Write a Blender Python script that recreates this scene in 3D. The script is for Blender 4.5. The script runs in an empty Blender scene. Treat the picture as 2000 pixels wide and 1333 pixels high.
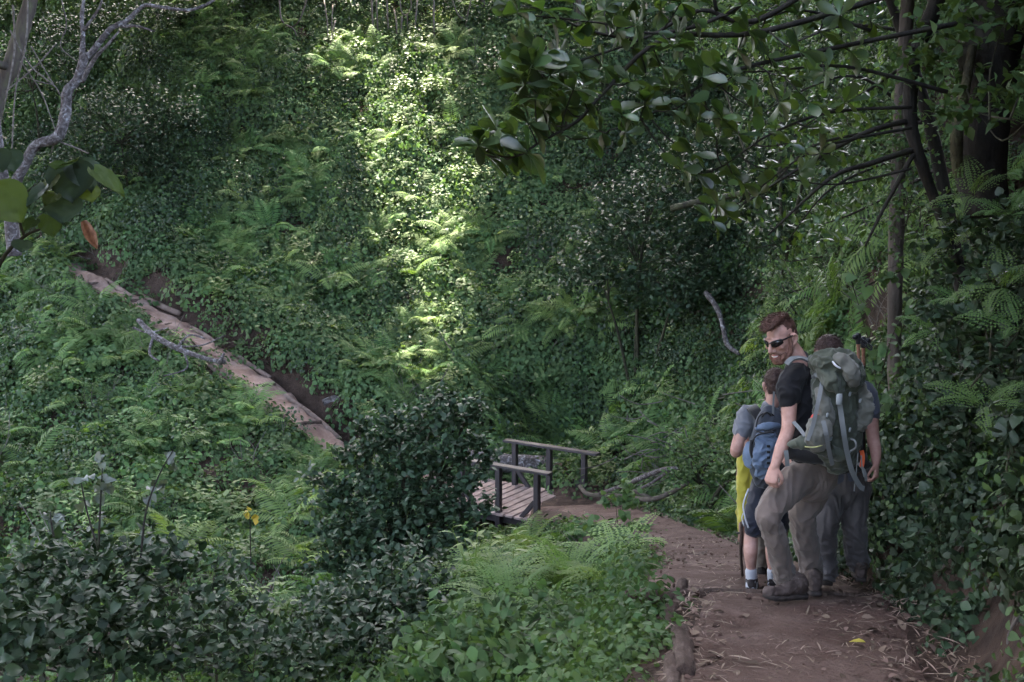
import bpy, bmesh, math, random
import numpy as np
from mathutils import Vector, Matrix, Euler, noise as mnoise

random.seed(7)
RNG = np.random.default_rng(11)
SC = bpy.context.scene
COL = SC.collection

# ------------------------------------------------------------------ camera
CAM_Z = 1.7
PITCH = math.radians(8.35)
FPX = 2222.0                      # focal length in pixels of a 2000 px wide picture
cam_d = bpy.data.cameras.new('camera')
cam_d.sensor_width = 36.0
cam_d.lens = 36.0 * FPX / 2000.0
cam_d.clip_start = 0.05
cam_d.clip_end = 600
cam = bpy.data.objects.new('camera', cam_d)
COL.objects.link(cam)
cam.location = (0, 0, CAM_Z)
cam.rotation_euler = (math.pi / 2 - PITCH, 0, 0)
SC.camera = cam

# ------------------------------------------------------------------ light
SUN_EL = math.radians(62)
SUN_DIR = Vector((-0.12, 0.46, 0.88)).normalized()          # towards the sun
sun_d = bpy.data.lights.new('sun', 'SUN')
sun_d.energy = 2.4
sun_d.angle = math.radians(0.6)
sun_d.color = (1.0, 0.92, 0.74)
sun = bpy.data.objects.new('sun', sun_d)
COL.objects.link(sun)
sun.location = (0, 30, 40)
sun.rotation_euler = SUN_DIR.to_track_quat('Z', 'Y').to_euler()
W = bpy.data.worlds.new('World')
SC.world = W
W.use_nodes = True
nt = W.node_tree
bg = nt.nodes['Background']
sky = nt.nodes.new('ShaderNodeTexSky')
sky.sky_type = 'NISHITA'
sky.sun_disc = False
sky.sun_elevation = math.asin(SUN_DIR.z)
sky.sun_rotation = math.atan2(SUN_DIR.x, SUN_DIR.y)
sky.air_density = 1.0
sky.dust_density = 7.0
sky.ozone_density = 0.15
nt.links.new(sky.outputs[0], bg.inputs[0])
bg.inputs[1].default_value = 0.15
SC.view_settings.view_transform = 'Standard'
SC.view_settings.look = 'None'
SC.view_settings.gamma = 1.0
SC.view_settings.use_curve_mapping = False
SC.view_settings.exposure = 4.2
SC.cycles.use_denoising = True
SC.cycles.max_bounces = 5
SC.cycles.diffuse_bounces = 3
SC.cycles.glossy_bounces = 2
SC.cycles.transmission_bounces = 3
SC.cycles.sample_clamp_indirect = 4.0

# ------------------------------------------------------------------ picture geometry
CP, SP = math.cos(PITCH), math.sin(PITCH)


def P(px, py, d):
    """the point seen at a photo pixel, d metres ahead of the camera"""
    xc = (px - 1000.0) / FPX
    yc = -(py - 666.5) / FPX
    Y = CP + yc * SP
    Z = -SP + yc * CP
    k = d / Y
    return Vector((xc * k, d, CAM_Z + Z * k))


def proj(x, y, z):
    """photo pixel of world points (numpy)"""
    dz = z - CAM_Z
    dep = y * CP - dz * SP
    up = y * SP + dz * CP
    dep = np.where(dep < 0.05, 0.05, dep)
    return 1000 + FPX * x / dep, 666.5 - FPX * up / dep, dep


# ------------------------------------------------------------------ object helpers
def link(o, parent=None):
    COL.objects.link(o)
    if parent is not None:
        o.parent = parent
    return o


def tag(o, label=None, cat=None, group=None, kind=None):
    if label: o['label'] = label
    if cat: o['category'] = cat
    if group: o['group'] = group
    if kind: o['kind'] = kind
    return o


def empty(name, loc, label, cat, group=None):
    o = bpy.data.objects.new(name, None)
    o.empty_display_size = 0.1
    o.location = loc
    link(o)
    return tag(o, label, cat, group)


class Geo:
    """collects vertices and faces (numpy or lists) for one mesh"""
    def __init__(s):
        s.v = []; s.f = []; s.n = 0; s.var = []; s.mi = []

    def add(s, verts, faces, var=0.5, mi=0):
        for q in verts: s.v.append((float(q[0]), float(q[1]), float(q[2])))
        for f in faces:
            s.f.append(tuple(i + s.n for i in f)); s.var.append(var); s.mi.append(mi)
        s.n += len(verts)

    def mesh(s, name, mats, smooth=True):
        me = bpy.data.meshes.new(name)
        me.from_pydata(s.v, [], s.f)
        if not isinstance(mats, (list, tuple)): mats = [mats]
        for m in mats: me.materials.append(m)
        a = me.attributes.new('var', 'FLOAT', 'FACE')
        a.data.foreach_set('value', np.array(s.var, dtype=np.float32))
        me.polygons.foreach_set('material_index', np.array(s.mi, dtype=np.int32))
        me.polygons.foreach_set('use_smooth', np.full(len(s.f), smooth))
        me.update()
        return me

    def build(s, name, mats, parent=None, loc=None, smooth=True):
        o = bpy.data.objects.new(name, s.mesh(name, mats, smooth))
        if loc is not None:
            o.location = loc
        return link(o, parent)


def local(parent, o):
    """geometry was given in world metres: keep it there under a parent that has only a location"""
    o.location = -Vector(parent.location)
    return o


def frame_from(t, ref=None):
    t = Vector(t).normalized()
    ref = Vector(ref) if ref is not None else (Vector((0, 0, 1)) if abs(t.z) < 0.9 else Vector((1, 0, 0)))
    a = ref - t * ref.dot(t)
    if a.length < 1e-5:
        ref = Vector((1, 0, 0)); a = ref - t * ref.dot(t)
    a.normalize()
    return a, t.cross(a)


def catmull(pts, k=4):
    pts = [Vector(p) for p in pts]
    if len(pts) < 3: return pts
    out = []
    for i in range(len(pts) - 1):
        p0 = pts[max(i - 1, 0)]; p1 = pts[i]; p2 = pts[i + 1]; p3 = pts[min(i + 2, len(pts) - 1)]
        for j in range(k):
            t = j / k
            out.append(0.5 * ((2 * p1) + (p2 - p0) * t + (2 * p0 - 5 * p1 + 4 * p2 - p3) * t * t + (3 * p1 - p0 - 3 * p2 + p3) * t ** 3))
    out.append(pts[-1])
    return out


def lerp_list(vals, n):
    return list(np.interp(np.linspace(0, len(vals) - 1, n), range(len(vals)), vals))


def tube(g, pts, radii, seg=6, var=0.5, mi=0, rough=0.0, cap=True, k=4, smooth=True):
    """a tapered, slightly uneven tube along a smoothed polyline"""
    q = catmull(pts, k) if smooth and len(pts) > 2 else [Vector(p) for p in pts]
    if not isinstance(radii, (list, tuple)): radii = [radii] * len(pts)
    r = lerp_list(radii, len(q))
    vs = []; a = None
    for i, p in enumerate(q):
        t = (q[min(i + 1, len(q) - 1)] - q[max(i - 1, 0)])
        a, b = frame_from(t, a)
        for j in range(seg):
            th = 2 * math.pi * j / seg
            rr = r[i] * (1 + rough * random.uniform(-1, 1))
            vs.append(p + (a * math.cos(th) + b * math.sin(th)) * rr)
    fs = []
    for i in range(len(q) - 1):
        for j in range(seg):
            k2 = (j + 1) % seg
            fs.append((i * seg + j, i * seg + k2, (i + 1) * seg + k2, (i + 1) * seg + j))
    if cap:
        fs.append(tuple(range(seg))[::-1])
        fs.append(tuple((len(q) - 1) * seg + j for j in range(seg)))
    g.add(vs, fs, var, mi)


def box(g, c, ax, ay, az, hx, hy, hz, bev=0.0, var=0.5, mi=0):
    """box with centre c, unit axes and half sizes; bev cuts the long edges"""
    c = Vector(c); ax = Vector(ax); ay = Vector(ay); az = Vector(az)
    if bev <= 0:
        vs = [c + ax * (sx * hx) + ay * (sy * hy) + az * (sz * hz) for sx in (-1, 1) for sy in (-1, 1) for sz in (-1, 1)]
        fs = [(0, 1, 3, 2), (4, 6, 7, 5), (0, 4, 5, 1), (2, 3, 7, 6), (0, 2, 6, 4), (1, 5, 7, 3)]
        g.add(vs, fs, var, mi); return
    ring = [(hy - bev, hz), (hy, hz - bev), (hy, -hz + bev), (hy - bev, -hz), (-hy + bev, -hz), (-hy, -hz + bev), (-hy, hz - bev), (-hy + bev, hz)]
    vs = []
    for sx, sc in ((-hx, 1 - bev / max(hy, 1e-4) * .6), (-hx + bev, 1), (hx - bev, 1), (hx, 1 - bev / max(hy, 1e-4) * .6)):
        for (u, w) in ring:
            vs.append(c + ax * sx + ay * (u * sc) + az * (w * sc))
    fs = []
    for i in range(3):
        for j in range(8):
            k = (j + 1) % 8
            fs.append((i * 8 + j, (i + 1) * 8 + j, (i + 1) * 8 + k, i * 8 + k))
    fs.append(tuple(range(8))); fs.append(tuple(24 + j for j in range(8))[::-1])
    g.add(vs, fs, var, mi)


# ------------------------------------------------------------------ materials
def new_mat(name):
    m = bpy.data.materials.new(name)
    m.use_nodes = True
    n = m.node_tree
    return m, n, n.nodes['Principled BSDF'], n.nodes['Material Output']


def nd(n, t, **kw):
    x = n.nodes.new(t)
    for k, v in kw.items():
        setattr(x, k, v)
    return x


def setin(x, **kw):
    for k, v in kw.items():
        x.inputs[k].default_value = v


def leaf_mat(name, c1, c2, transl=0.3, rough=0.42, tcol=None, spec=0.5, hue=0.02, val=0.35):
    """c1..c2 by leaf and by plant; part of the light goes through the blade"""
    m, n, b, out = new_mat(name)
    at = nd(n, 'ShaderNodeAttribute', attribute_name='var')
    oi = nd(n, 'ShaderNodeObjectInfo')
    mix = nd(n, 'ShaderNodeMix', data_type='RGBA')
    mix.inputs[6].default_value = (*c1, 1); mix.inputs[7].default_value = (*c2, 1)
    ma = nd(n, 'ShaderNodeMath', operation='MULTIPLY_ADD'); ma.inputs[1].default_value = 0.55
    ml = nd(n, 'ShaderNodeMath', operation='MULTIPLY'); ml.inputs[1].default_value = 0.45
    n.links.new(oi.outputs['Random'], ml.inputs[0])
    n.links.new(at.outputs['Fac'], ma.inputs[0]); n.links.new(ml.outputs[0], ma.inputs[2])
    n.links.new(ma.outputs[0], mix.inputs[0])
    hs = nd(n, 'ShaderNodeHueSaturation')
    r2 = nd(n, 'ShaderNodeMath', operation='MULTIPLY'); r2.inputs[1].default_value = 7.31
    fr = nd(n, 'ShaderNodeMath', operation='FRACT')
    n.links.new(oi.outputs['Random'], r2.inputs[0]); n.links.new(r2.outputs[0], fr.inputs[0])
    mr = nd(n, 'ShaderNodeMapRange'); mr.inputs[3].default_value = 0.506 - hue; mr.inputs[4].default_value = 0.506 + hue
    n.links.new(fr.outputs[0], mr.inputs[0]); n.links.new(mr.outputs[0], hs.inputs['Hue'])
    mv = nd(n, 'ShaderNodeMapRange'); mv.inputs[3].default_value = 1 - val; mv.inputs[4].default_value = 1 + val
    r3 = nd(n, 'ShaderNodeMath', operation='MULTIPLY'); r3.inputs[1].default_value = 13.7
    f3 = nd(n, 'ShaderNodeMath', operation='FRACT')
    n.links.new(oi.outputs['Random'], r3.inputs[0]); n.links.new(r3.outputs[0], f3.inputs[0])
    n.links.new(f3.outputs[0], mv.inputs[0]); n.links.new(mv.outputs[0], hs.inputs['Value'])
    hs.inputs['Saturation'].default_value = 0.95
    n.links.new(mix.outputs[2], hs.inputs['Color'])
    n.links.new(hs.outputs[0], b.inputs['Base Color'])
    setin(b, Roughness=rough)
    b.inputs['Specular IOR Level'].default_value = spec
    tr = nd(n, 'ShaderNodeBsdfTranslucent')
    tm = nd(n, 'ShaderNodeMix', data_type='RGBA', blend_type='MULTIPLY'); tm.inputs[0].default_value = 1.0
    n.links.new(hs.outputs[0], tm.inputs[6]); tm.inputs[7].default_value = (*(tcol or (1.6, 1.7, 0.7)), 1)
    n.links.new(tm.outputs[2], tr.inputs[0])
    ms = nd(n, 'ShaderNodeMixShader'); ms.inputs[0].default_value = transl
    n.links.new(b.outputs[0], ms.inputs[1]); n.links.new(tr.outputs[0], ms.inputs[2])
    n.links.new(ms.outputs[0], out.inputs[0])
    return m


def noise_mat(name, stops, scale=6.0, detail=8.0, rough=0.9, bump=0.3, bscale=40.0, spec=0.3, stretch=None, bdist=0.02, coord='Object', dist=0.0):
    """colour ramp over noise plus a finer bump"""
    m, n, b, out = new_mat(name)
    tc = nd(n, 'ShaderNodeTexCoord')
    mp = nd(n, 'ShaderNodeMapping')
    if stretch: mp.inputs['Scale'].default_value = stretch
    n.links.new(tc.outputs[coord], mp.inputs[0])
    t = nd(n, 'ShaderNodeTexNoise'); setin(t, Scale=scale, Detail=detail, Roughness=0.6, Distortion=dist)
    n.links.new(mp.outputs[0], t.inputs['Vector'])
    cr = nd(n, 'ShaderNodeValToRGB')
    e = cr.color_ramp.elements
    while len(e) < len(stops): e.new(0.5)
    for i, (p, c) in enumerate(stops):
        e[i].position = p; e[i].color = (*c, 1)
    n.links.new(t.outputs[0], cr.inputs[0])
    n.links.new(cr.outputs[0], b.inputs['Base Color'])
    setin(b, Roughness=rough); b.inputs['Specular IOR Level'].default_value = spec
    t2 = nd(n, 'ShaderNodeTexNoise'); setin(t2, Scale=bscale, Detail=6.0, Roughness=0.65)
    n.links.new(mp.outputs[0], t2.inputs['Vector'])
    bp = nd(n, 'ShaderNodeBump'); setin(bp, Strength=bump, Distance=bdist)
    n.links.new(t2.outputs[0], bp.inputs['Height']); n.links.new(bp.outputs[0], b.inputs['Normal'])
    return m


M = {}
M['soil'] = noise_mat('forest soil', [(0.25, (0.02, 0.012, 0.009)), (0.5, (0.047, 0.028, 0.02)), (0.75, (0.085, 0.052, 0.038))], 4.0, detail=12, bump=0.8, bscale=22, bdist=0.06)
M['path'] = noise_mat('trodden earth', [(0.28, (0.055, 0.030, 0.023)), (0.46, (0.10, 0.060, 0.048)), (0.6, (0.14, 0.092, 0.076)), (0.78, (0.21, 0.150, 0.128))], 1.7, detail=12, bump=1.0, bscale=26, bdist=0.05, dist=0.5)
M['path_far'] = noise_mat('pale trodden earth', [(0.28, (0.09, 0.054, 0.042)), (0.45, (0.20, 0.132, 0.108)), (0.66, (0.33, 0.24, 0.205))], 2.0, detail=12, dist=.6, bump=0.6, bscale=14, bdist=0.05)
M['bark_pale'] = noise_mat('pale lichen bark', [(0.32, (0.035, 0.028, 0.026)), (0.50, (0.12, 0.10, 0.098)), (0.60, (0.22, 0.20, 0.20)), (0.68, (0.42, 0.41, 0.43))], 11.0, detail=12, bump=1.0, bscale=36, bdist=0.04, dist=0.9)
M['bark_mid'] = noise_mat('grey brown bark', [(0.3, (0.035, 0.030, 0.022)), (0.52, (0.085, 0.068, 0.058)), (0.66, (0.10, 0.098, 0.06)), (0.8, (0.22, 0.195, 0.18))], 6.0, bump=0.9, bscale=26, stretch=(1, 1, 0.35))
M['bark_dark'] = noise_mat('dark mossy bark', [(0.3, (0.012, 0.010, 0.009)), (0.55, (0.030, 0.026, 0.020)), (0.75, (0.045, 0.050, 0.022))], 7.0, bump=0.9, bscale=26, stretch=(1, 1, 0.4))
M['moss'] = noise_mat('mossy bark', [(0.3, (0.03, 0.026, 0.018)), (0.5, (0.065, 0.06, 0.03)), (0.75, (0.11, 0.11, 0.05))], 8.0, bump=1.0, bscale=40)
M['vine'] = noise_mat('vine bark', [(0.3, (0.06, 0.05, 0.045)), (0.7, (0.22, 0.19, 0.17))], 12.0)
M['stem'] = noise_mat('green brown stem', [(0.3, (0.02, 0.02, 0.014)), (0.7, (0.06, 0.055, 0.03))], 20.0)
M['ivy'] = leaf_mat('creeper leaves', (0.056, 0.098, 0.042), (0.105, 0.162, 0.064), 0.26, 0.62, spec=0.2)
M['broad'] = leaf_mat('soft broad leaves', (0.050, 0.092, 0.036), (0.092, 0.150, 0.054), 0.28, 0.62, spec=0.2)
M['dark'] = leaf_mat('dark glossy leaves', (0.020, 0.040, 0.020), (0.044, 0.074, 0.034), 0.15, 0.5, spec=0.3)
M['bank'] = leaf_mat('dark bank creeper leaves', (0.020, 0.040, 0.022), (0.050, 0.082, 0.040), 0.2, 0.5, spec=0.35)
M['fern'] = leaf_mat('fern fronds', (0.080, 0.145, 0.046), (0.150, 0.225, 0.074), 0.34, 0.62, spec=0.15)
M['fern_dead'] = leaf_mat('withered fronds', (0.085, 0.05, 0.035), (0.15, 0.095, 0.06), 0.2, 0.8, tcol=(1.2, 1.0, 0.7), spec=0.1)
M['magnolia'] = leaf_mat('leathery tree leaves', (0.030, 0.058, 0.024), (0.060, 0.095, 0.030), 0.34, 0.36, tcol=(2.1, 2.2, 0.6), spec=0.6)
M['canopy'] = leaf_mat('canopy leaves', (0.03, 0.06, 0.025), (0.05, 0.09, 0.03), 0.25, 0.5)
M['yellow'] = leaf_mat('yellowed leaves', (0.30, 0.22, 0.03), (0.42, 0.33, 0.05), 0.3, 0.6, tcol=(1.3, 1.2, 0.5))
M['straw'] = leaf_mat('straw shreds', (0.16, 0.11, 0.085), (0.34, 0.26, 0.21), 0.05, 0.8, tcol=(1, 1, 1), spec=0.15, val=0.3)
M['dry'] = leaf_mat('dry leaf litter', (0.075, 0.048, 0.036), (0.21, 0.15, 0.12), 0.05, 0.8, tcol=(1, 1, 1), spec=0.15, val=0.4)
# ------------------------------------------------------------------ the lie of the land
# path nodes: photo pixel and distance; the ground is a smooth surface through these and the slope points below
NEAR_PATH = [P(1560, 1560, 3.9), P(1570, 1333, 5.25), P(1535, 1163, 7.08), P(1500, 1128, 8.2), P(1425, 1093, 10.0), P(1340, 1052, 13.0), P(1250, 1018, 16.5), P(1165, 992, 20.2), P(1108, 988, 22.3)]
NEAR_PATH.insert(0, Vector((0.35, 0.0, 0.0)))
NEAR_PATH.insert(0, Vector((-0.4, -5.0, 0.6)))
FAR_PATH = [P(925, 952, 24.3), P(790, 915, 25.4), P(652, 868, 26.0), P(525, 770, 27.6), P(380, 660, 29.5), P(255, 590, 31.0), P(150, 528, 33.0), P(60, 478, 35.0), P(-120, 440, 37.0)]
slope_pts = [
    # far slope
    (760, 900, 26.2), (700, 830, 27.0), (900, 800, 27.2), (900, 600, 31), (900, 400, 34.5), (900, 200, 38), (900, 50, 41),
    (640, 650, 30.5), (600, 450, 34.0), (600, 250, 37.5), (600, 60, 41.5), (470, 560, 32.5), (400, 380, 35.5), (350, 150, 40), (230, 420, 36), (80, 300, 39.5), (100, 60, 44), (-300, 200, 42), (-300, 600, 33),
    (1200, 800, 26.0), (1200, 650, 28.3), (1200, 450, 32), (1200, 250, 35.5), (1200, 60, 39), (1420, 800, 22.5), (1430, 600, 25.5), (1430, 400, 29), (1450, 200, 33), (1450, 0, 37),
    (1600, 700, 19), (1650, 500, 21), (1650, 250, 25), (1650, 0, 29),
    # below the far path
    (0, 620, 31.0), (150, 700, 28.4), (300, 800, 26.0), (450, 880, 24.6), (560, 960, 23.0), (0, 800, 27.0), (150, 900, 24.5), (350, 1000, 21.8), (560, 1080, 19.8), (-300, 800, 27), (-300, 1000, 22), (50, 1000, 22.0),
    # the gully
    (300, 1190, 16.5), (560, 1190, 16.5), (720, 1130, 18.0), (860, 1075, 20.0), (985, 1035, 22.6), (1110, 950, 26.0), (1190, 900, 27.0), (1290, 880, 24.0), (0, 1190, 17.0), (-300, 1200, 17),
    # near slope under the camera's path
    (1140, 1060, 18.5), (1050, 1110, 16.0), (1200, 1095, 13.5), (1260, 1170, 9.6), (1180, 1260, 8.0), (1000, 1230, 10.0), (850, 1210, 12.0), (1230, 1380, 5.6), (1000, 1420, 6.4), (800, 1420, 7.5), (550, 1420, 8.5), (300, 1420, 9.0), (0, 1420, 9.5),
    # bank right of the camera's path
    (1760, 1130, 8.2), (1850, 1060, 7.6), (1900, 900, 7.8), (1950, 700, 8.3), (1990, 480, 9.0), (1830, 1230, 6.4), (1940, 1150, 6.1), (2060, 900, 6.3), (2150, 600, 6.8),
    (1740, 1000, 10.8), (1780, 850, 11.6), (1780, 600, 13.0), (1800, 300, 15.5), (1640, 990, 13.2), (1600, 900, 15.0), (1560, 960, 15.5), (1470, 985, 17.5), (1430, 930, 19.0), (1350, 965, 20.5), (1300, 930, 22.0), (1230, 940, 23.6), (1500, 850, 19.0),
    (1800, 0, 19), (2200, 300, 14), (2400, 900, 8),
]
CT = [P(*q) for q in slope_pts]
CT += NEAR_PATH + FAR_PATH
CT += [Vector(q) for q in ((-2.5, 0, -1.2), (-5, 2, -3.2), (-9, 4, -5.0), (-3, -5, -.6), (-9, -5, -3.5), (2.2, 2, 1.0), (3.4, 3.4, 2.4), (2.5, -4, 1.6), (6, 0, 4.2), (9, 8, 7), (14, 14, 9.5), (17, 22, 11), (20, 32, 14), (8, 46, 11), (-4, 52, 13), (-18, 54, 13.5), (-28, 44, 8), (-30, 30, -1), (-26, 20, -7), (-22, 10, -8.5), (-20, 0, -8), (-10, 62, 15.5), (10, 60, 16), (26, 50, 17), (-34, 60, 15), (26, 10, 14), (20, -2, 9))]
_c = np.array([list(v) for v in CT])
_S = 10.0


def _phi(r):
    return np.where(r > 1e-9, r * r * np.log(np.maximum(r, 1e-9)), 0.0)


def _fit():
    xy = _c[:, :2] / _S
    n = len(xy)
    K = _phi(np.linalg.norm(xy[:, None] - xy[None], axis=2)) + np.eye(n) * 0.004
    Q = np.c_[np.ones(n), xy]
    A = np.zeros((n + 3, n + 3)); A[:n, :n] = K; A[:n, n:] = Q; A[n:, :n] = Q.T
    return np.linalg.solve(A, np.r_[_c[:, 2], 0, 0, 0])


_w = _fit()


def base_h(x, y):
    x = np.asarray(x, float); y = np.asarray(y, float); sh = x.shape
    q = np.c_[x.ravel(), y.ravel()] / _S
    xy = _c[:, :2] / _S
    out = np.empty(len(q))
    for i in range(0, len(q), 20000):
        s = q[i:i + 20000]
        out[i:i + 20000] = _phi(np.linalg.norm(s[:, None] - xy[None], axis=2)) @ _w[:-3] + _w[-3] + s @ _w[-2:]
    return out.reshape(sh)


def dense(pts, step=0.25):
    q = catmull(pts, 12)
    out = [q[0]]
    for p in q[1:]:
        if (p - out[-1]).length > step: out.append(p)
    return np.array([list(p) for p in out])


NP_ = dense(NEAR_PATH); FP_ = dense(FAR_PATH)
# a step of earth held by wood where the two walkers' ground drops
STEP_Y = 7.2
for a in NP_:
    pass


def path_dist(x, y, path):
    """distance to a path's centre line, its height there, and the side (+ right of the walking direction)"""
    x = np.asarray(x, float).ravel(); y = np.asarray(y, float).ravel()
    d = np.full(len(x), 1e9); z = np.zeros(len(x)); side = np.zeros(len(x))
    a = path[:-1]; b = path[1:]
    for i in range(len(a)):
        ex, ey = b[i, 0] - a[i, 0], b[i, 1] - a[i, 1]
        L = ex * ex + ey * ey + 1e-12
        t = np.clip(((x - a[i, 0]) * ex + (y - a[i, 1]) * ey) / L, 0, 1)
        qx = a[i, 0] + t * ex; qy = a[i, 1] + t * ey
        dd = np.hypot(x - qx, y - qy)
        m = dd < d
        d[m] = dd[m]; z[m] = (a[i, 2] + t * (b[i, 2] - a[i, 2]))[m]
        side[m] = np.sign((x - qx) * ey - (y - qy) * ex)[m]
    return d, z, side


def fbm(x, y, f, seed=0.0, octv=3):
    """cheap smooth value noise"""
    out = np.zeros_like(x, dtype=float); amp = 1.0; tot = 0
    for o in range(octv):
        u = x * f + seed * 3.1 + o * 17.3; v = y * f + seed * 1.7 + o * 9.1
        iu = np.floor(u).astype(int); iv = np.floor(v).astype(int)
        fu = u - iu; fv = v - iv
        fu = fu * fu * (3 - 2 * fu); fv = fv * fv * (3 - 2 * fv)

        def h(a, b):
            n = (a * 374761393 + b * 668265263 + o * 1442695 + int(seed * 7919)) & 0x7fffffff
            n = ((n ^ (n >> 13)) * 1274126177) & 0x7fffffff
            return ((n ^ (n >> 16)) & 0xffff) / 65535.0
        val = (h(iu, iv) * (1 - fu) + h(iu + 1, iv) * fu) * (1 - fv) + (h(iu, iv + 1) * (1 - fu) + h(iu + 1, iv + 1) * fu) * fv
        out += amp * val; tot += amp; amp *= 0.5; f *= 2
    return out / tot


NEAR_W, FAR_W = 0.62, 0.62


def near_width(y):
    return np.interp(y, [0, 5, 7, 8, 10, 14, 22], [0.75, 0.70, 0.66, 0.92, 0.58, 0.50, 0.75])


def terrain_h(x, y):
    x = np.asarray(x, float); y = np.asarray(y, float); sh = x.shape
    xr = x.ravel(); yr = y.ravel()
    z = base_h(xr, yr)
    dn, zn, sn = path_dist(xr, yr, NP_)
    df, zf, sf = path_dist(xr, yr, FP_)
    off = np.minimum(dn, df)
    bump = (fbm(xr, yr, 0.35, 1.0) - 0.5) * 1.5 + (fbm(xr, yr, 1.3, 2.0) - 0.5) * 0.35
    z = z + bump * np.clip((off - 1.0) / 3.0, 0, 1) * np.clip((yr - 2) / 8, 0.25, 1)
    # cut bank on the uphill side of the far path
    bank = np.exp(-((df - 1.9) / 0.9) ** 2) * (sf > 0) * 0.55
    z = z + bank
    # dark channel under the bridge
    ch = np.exp(-(((xr + .15 - (yr - 22.7) * 0.35) / 0.75) ** 2)) * np.exp(-((yr - 22.7) / 1.6) ** 2)
    z = z - 1.0 * ch
    w = near_width(yr)
    k = np.clip((dn - w) / 0.55, 0, 1); k = k * k * (3 - 2 * k)
    step = -0.13 * np.clip((yr - (STEP_Y - 0.03)) / 0.06, 0, 1) * np.clip((9.6 - yr) / 2.2, 0, 1)
    zpn = zn + step - 0.05
    z = np.where(ch > 0.35, z, zpn * (1 - k) + z * k)
    k = np.clip((df - FAR_W) / 0.5, 0, 1); k = k * k * (3 - 2 * k)
    z = (zf - 0.13) * (1 - k) + z * k
    return z.reshape(sh)


def grid_obj(name, xs, ys, mat):
    X, Y = np.meshgrid(xs, ys)
    Z = terrain_h(X, Y)
    v = np.c_[X.ravel(), Y.ravel(), Z.ravel()]
    nx, ny = len(xs), len(ys)
    i = np.arange(nx * ny).reshape(ny, nx)
    f = np.stack([i[:-1, :-1], i[:-1, 1:], i[1:, 1:], i[1:, :-1]], -1).reshape(-1, 4)
    me = bpy.data.meshes.new(name)
    me.from_pydata(v.tolist(), [], f.tolist())
    me.materials.append(mat)
    me.polygons.foreach_set('use_smooth', np.ones(len(f), bool))
    o = link(bpy.data.objects.new(name, me))
    o['kind'] = 'structure'
    return o


xs = np.r_[np.arange(-70, -26, 1.5), np.arange(-26, 16, 0.22), np.arange(16, 62, 1.5)]
ys = np.r_[np.arange(-12, 2, 0.5), np.arange(2, 12, 0.15), np.arange(12, 46, 0.24), np.arange(46, 100, 1.5)]
ground = grid_obj('ground', xs, ys, M['soil'])


def ribbon(name, path, halfw, mat, stepfn=None, rise=0.0, lump=0.03, cols=11, edge=0.07):
    g = Geo(); n = len(path); vs = []
    for i in range(n):
        t = path[min(i + 1, n - 1)] - path[max(i - 1, 0)]
        L = math.hypot(t[0], t[1]); rx, ry = t[1] / L, -t[0] / L
        hw = halfw(path[i, 1]) if callable(halfw) else halfw
        for c in range(cols):
            u = -1 + 2 * c / (cols - 1)
            wob = 1 + 0.22 * (mnoise.noise((path[i, 0] * .9, path[i, 1] * .9, 3 + np.sign(u))))
            x = path[i, 0] + rx * u * hw * wob; y = path[i, 1] + ry * u * hw * wob
            z = path[i, 2] + rise + (stepfn(y) if stepfn else 0) + lump * mnoise.noise((x * 2.2, y * 2.2, 0)) + 0.4 * lump * mnoise.noise((x * 7, y * 7, 4))
            z -= edge * max(0, abs(u) - 0.8) / 0.2
            vs.append((x, y, z))
    fs = [(i * cols + c, i * cols + c + 1, (i + 1) * cols + c + 1, (i + 1) * cols + c) for i in range(n - 1) for c in range(cols - 1)]
    g.add(vs, fs)
    o = g.build(name, mat)
    o['kind'] = 'structure'
    return o


def near_step(y):
    return -0.13 * min(max((y - (STEP_Y - 0.03)) / 0.06, 0), 1) * min(max((9.6 - y) / 2.2, 0), 1)


np_fine = np.array([list(p) for p in catmull(NEAR_PATH, 40)])
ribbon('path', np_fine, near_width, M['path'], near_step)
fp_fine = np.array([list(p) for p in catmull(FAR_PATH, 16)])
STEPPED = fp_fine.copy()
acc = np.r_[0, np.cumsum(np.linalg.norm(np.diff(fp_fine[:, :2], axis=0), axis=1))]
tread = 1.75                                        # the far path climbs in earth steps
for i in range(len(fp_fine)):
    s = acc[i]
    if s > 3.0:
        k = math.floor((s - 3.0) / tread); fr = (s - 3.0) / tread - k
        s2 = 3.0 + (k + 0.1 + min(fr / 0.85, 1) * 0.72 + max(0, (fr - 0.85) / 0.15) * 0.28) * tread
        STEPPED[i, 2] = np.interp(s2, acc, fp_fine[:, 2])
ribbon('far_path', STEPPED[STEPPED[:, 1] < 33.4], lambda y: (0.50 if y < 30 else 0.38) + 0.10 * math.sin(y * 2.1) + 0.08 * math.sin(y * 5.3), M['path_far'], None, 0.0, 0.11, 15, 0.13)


def gz(x, y):
    return float(terrain_h(np.array([x]), np.array([y]))[0])


_dp = {}


def on_ground(px, py, d0=3.0, d1=60.0):
    """where the sight line through a photo pixel meets the ground"""
    ds = np.arange(d0, d1, 0.1)
    pts = np.array([list(P(px, py, d)) for d in ds])
    h = terrain_h(pts[:, 0], pts[:, 1])
    hit = np.nonzero(pts[:, 2] <= h)[0]
    i = hit[0] if len(hit) else len(ds) - 1
    return Vector((pts[i, 0], pts[i, 1], h[i]))
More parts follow.
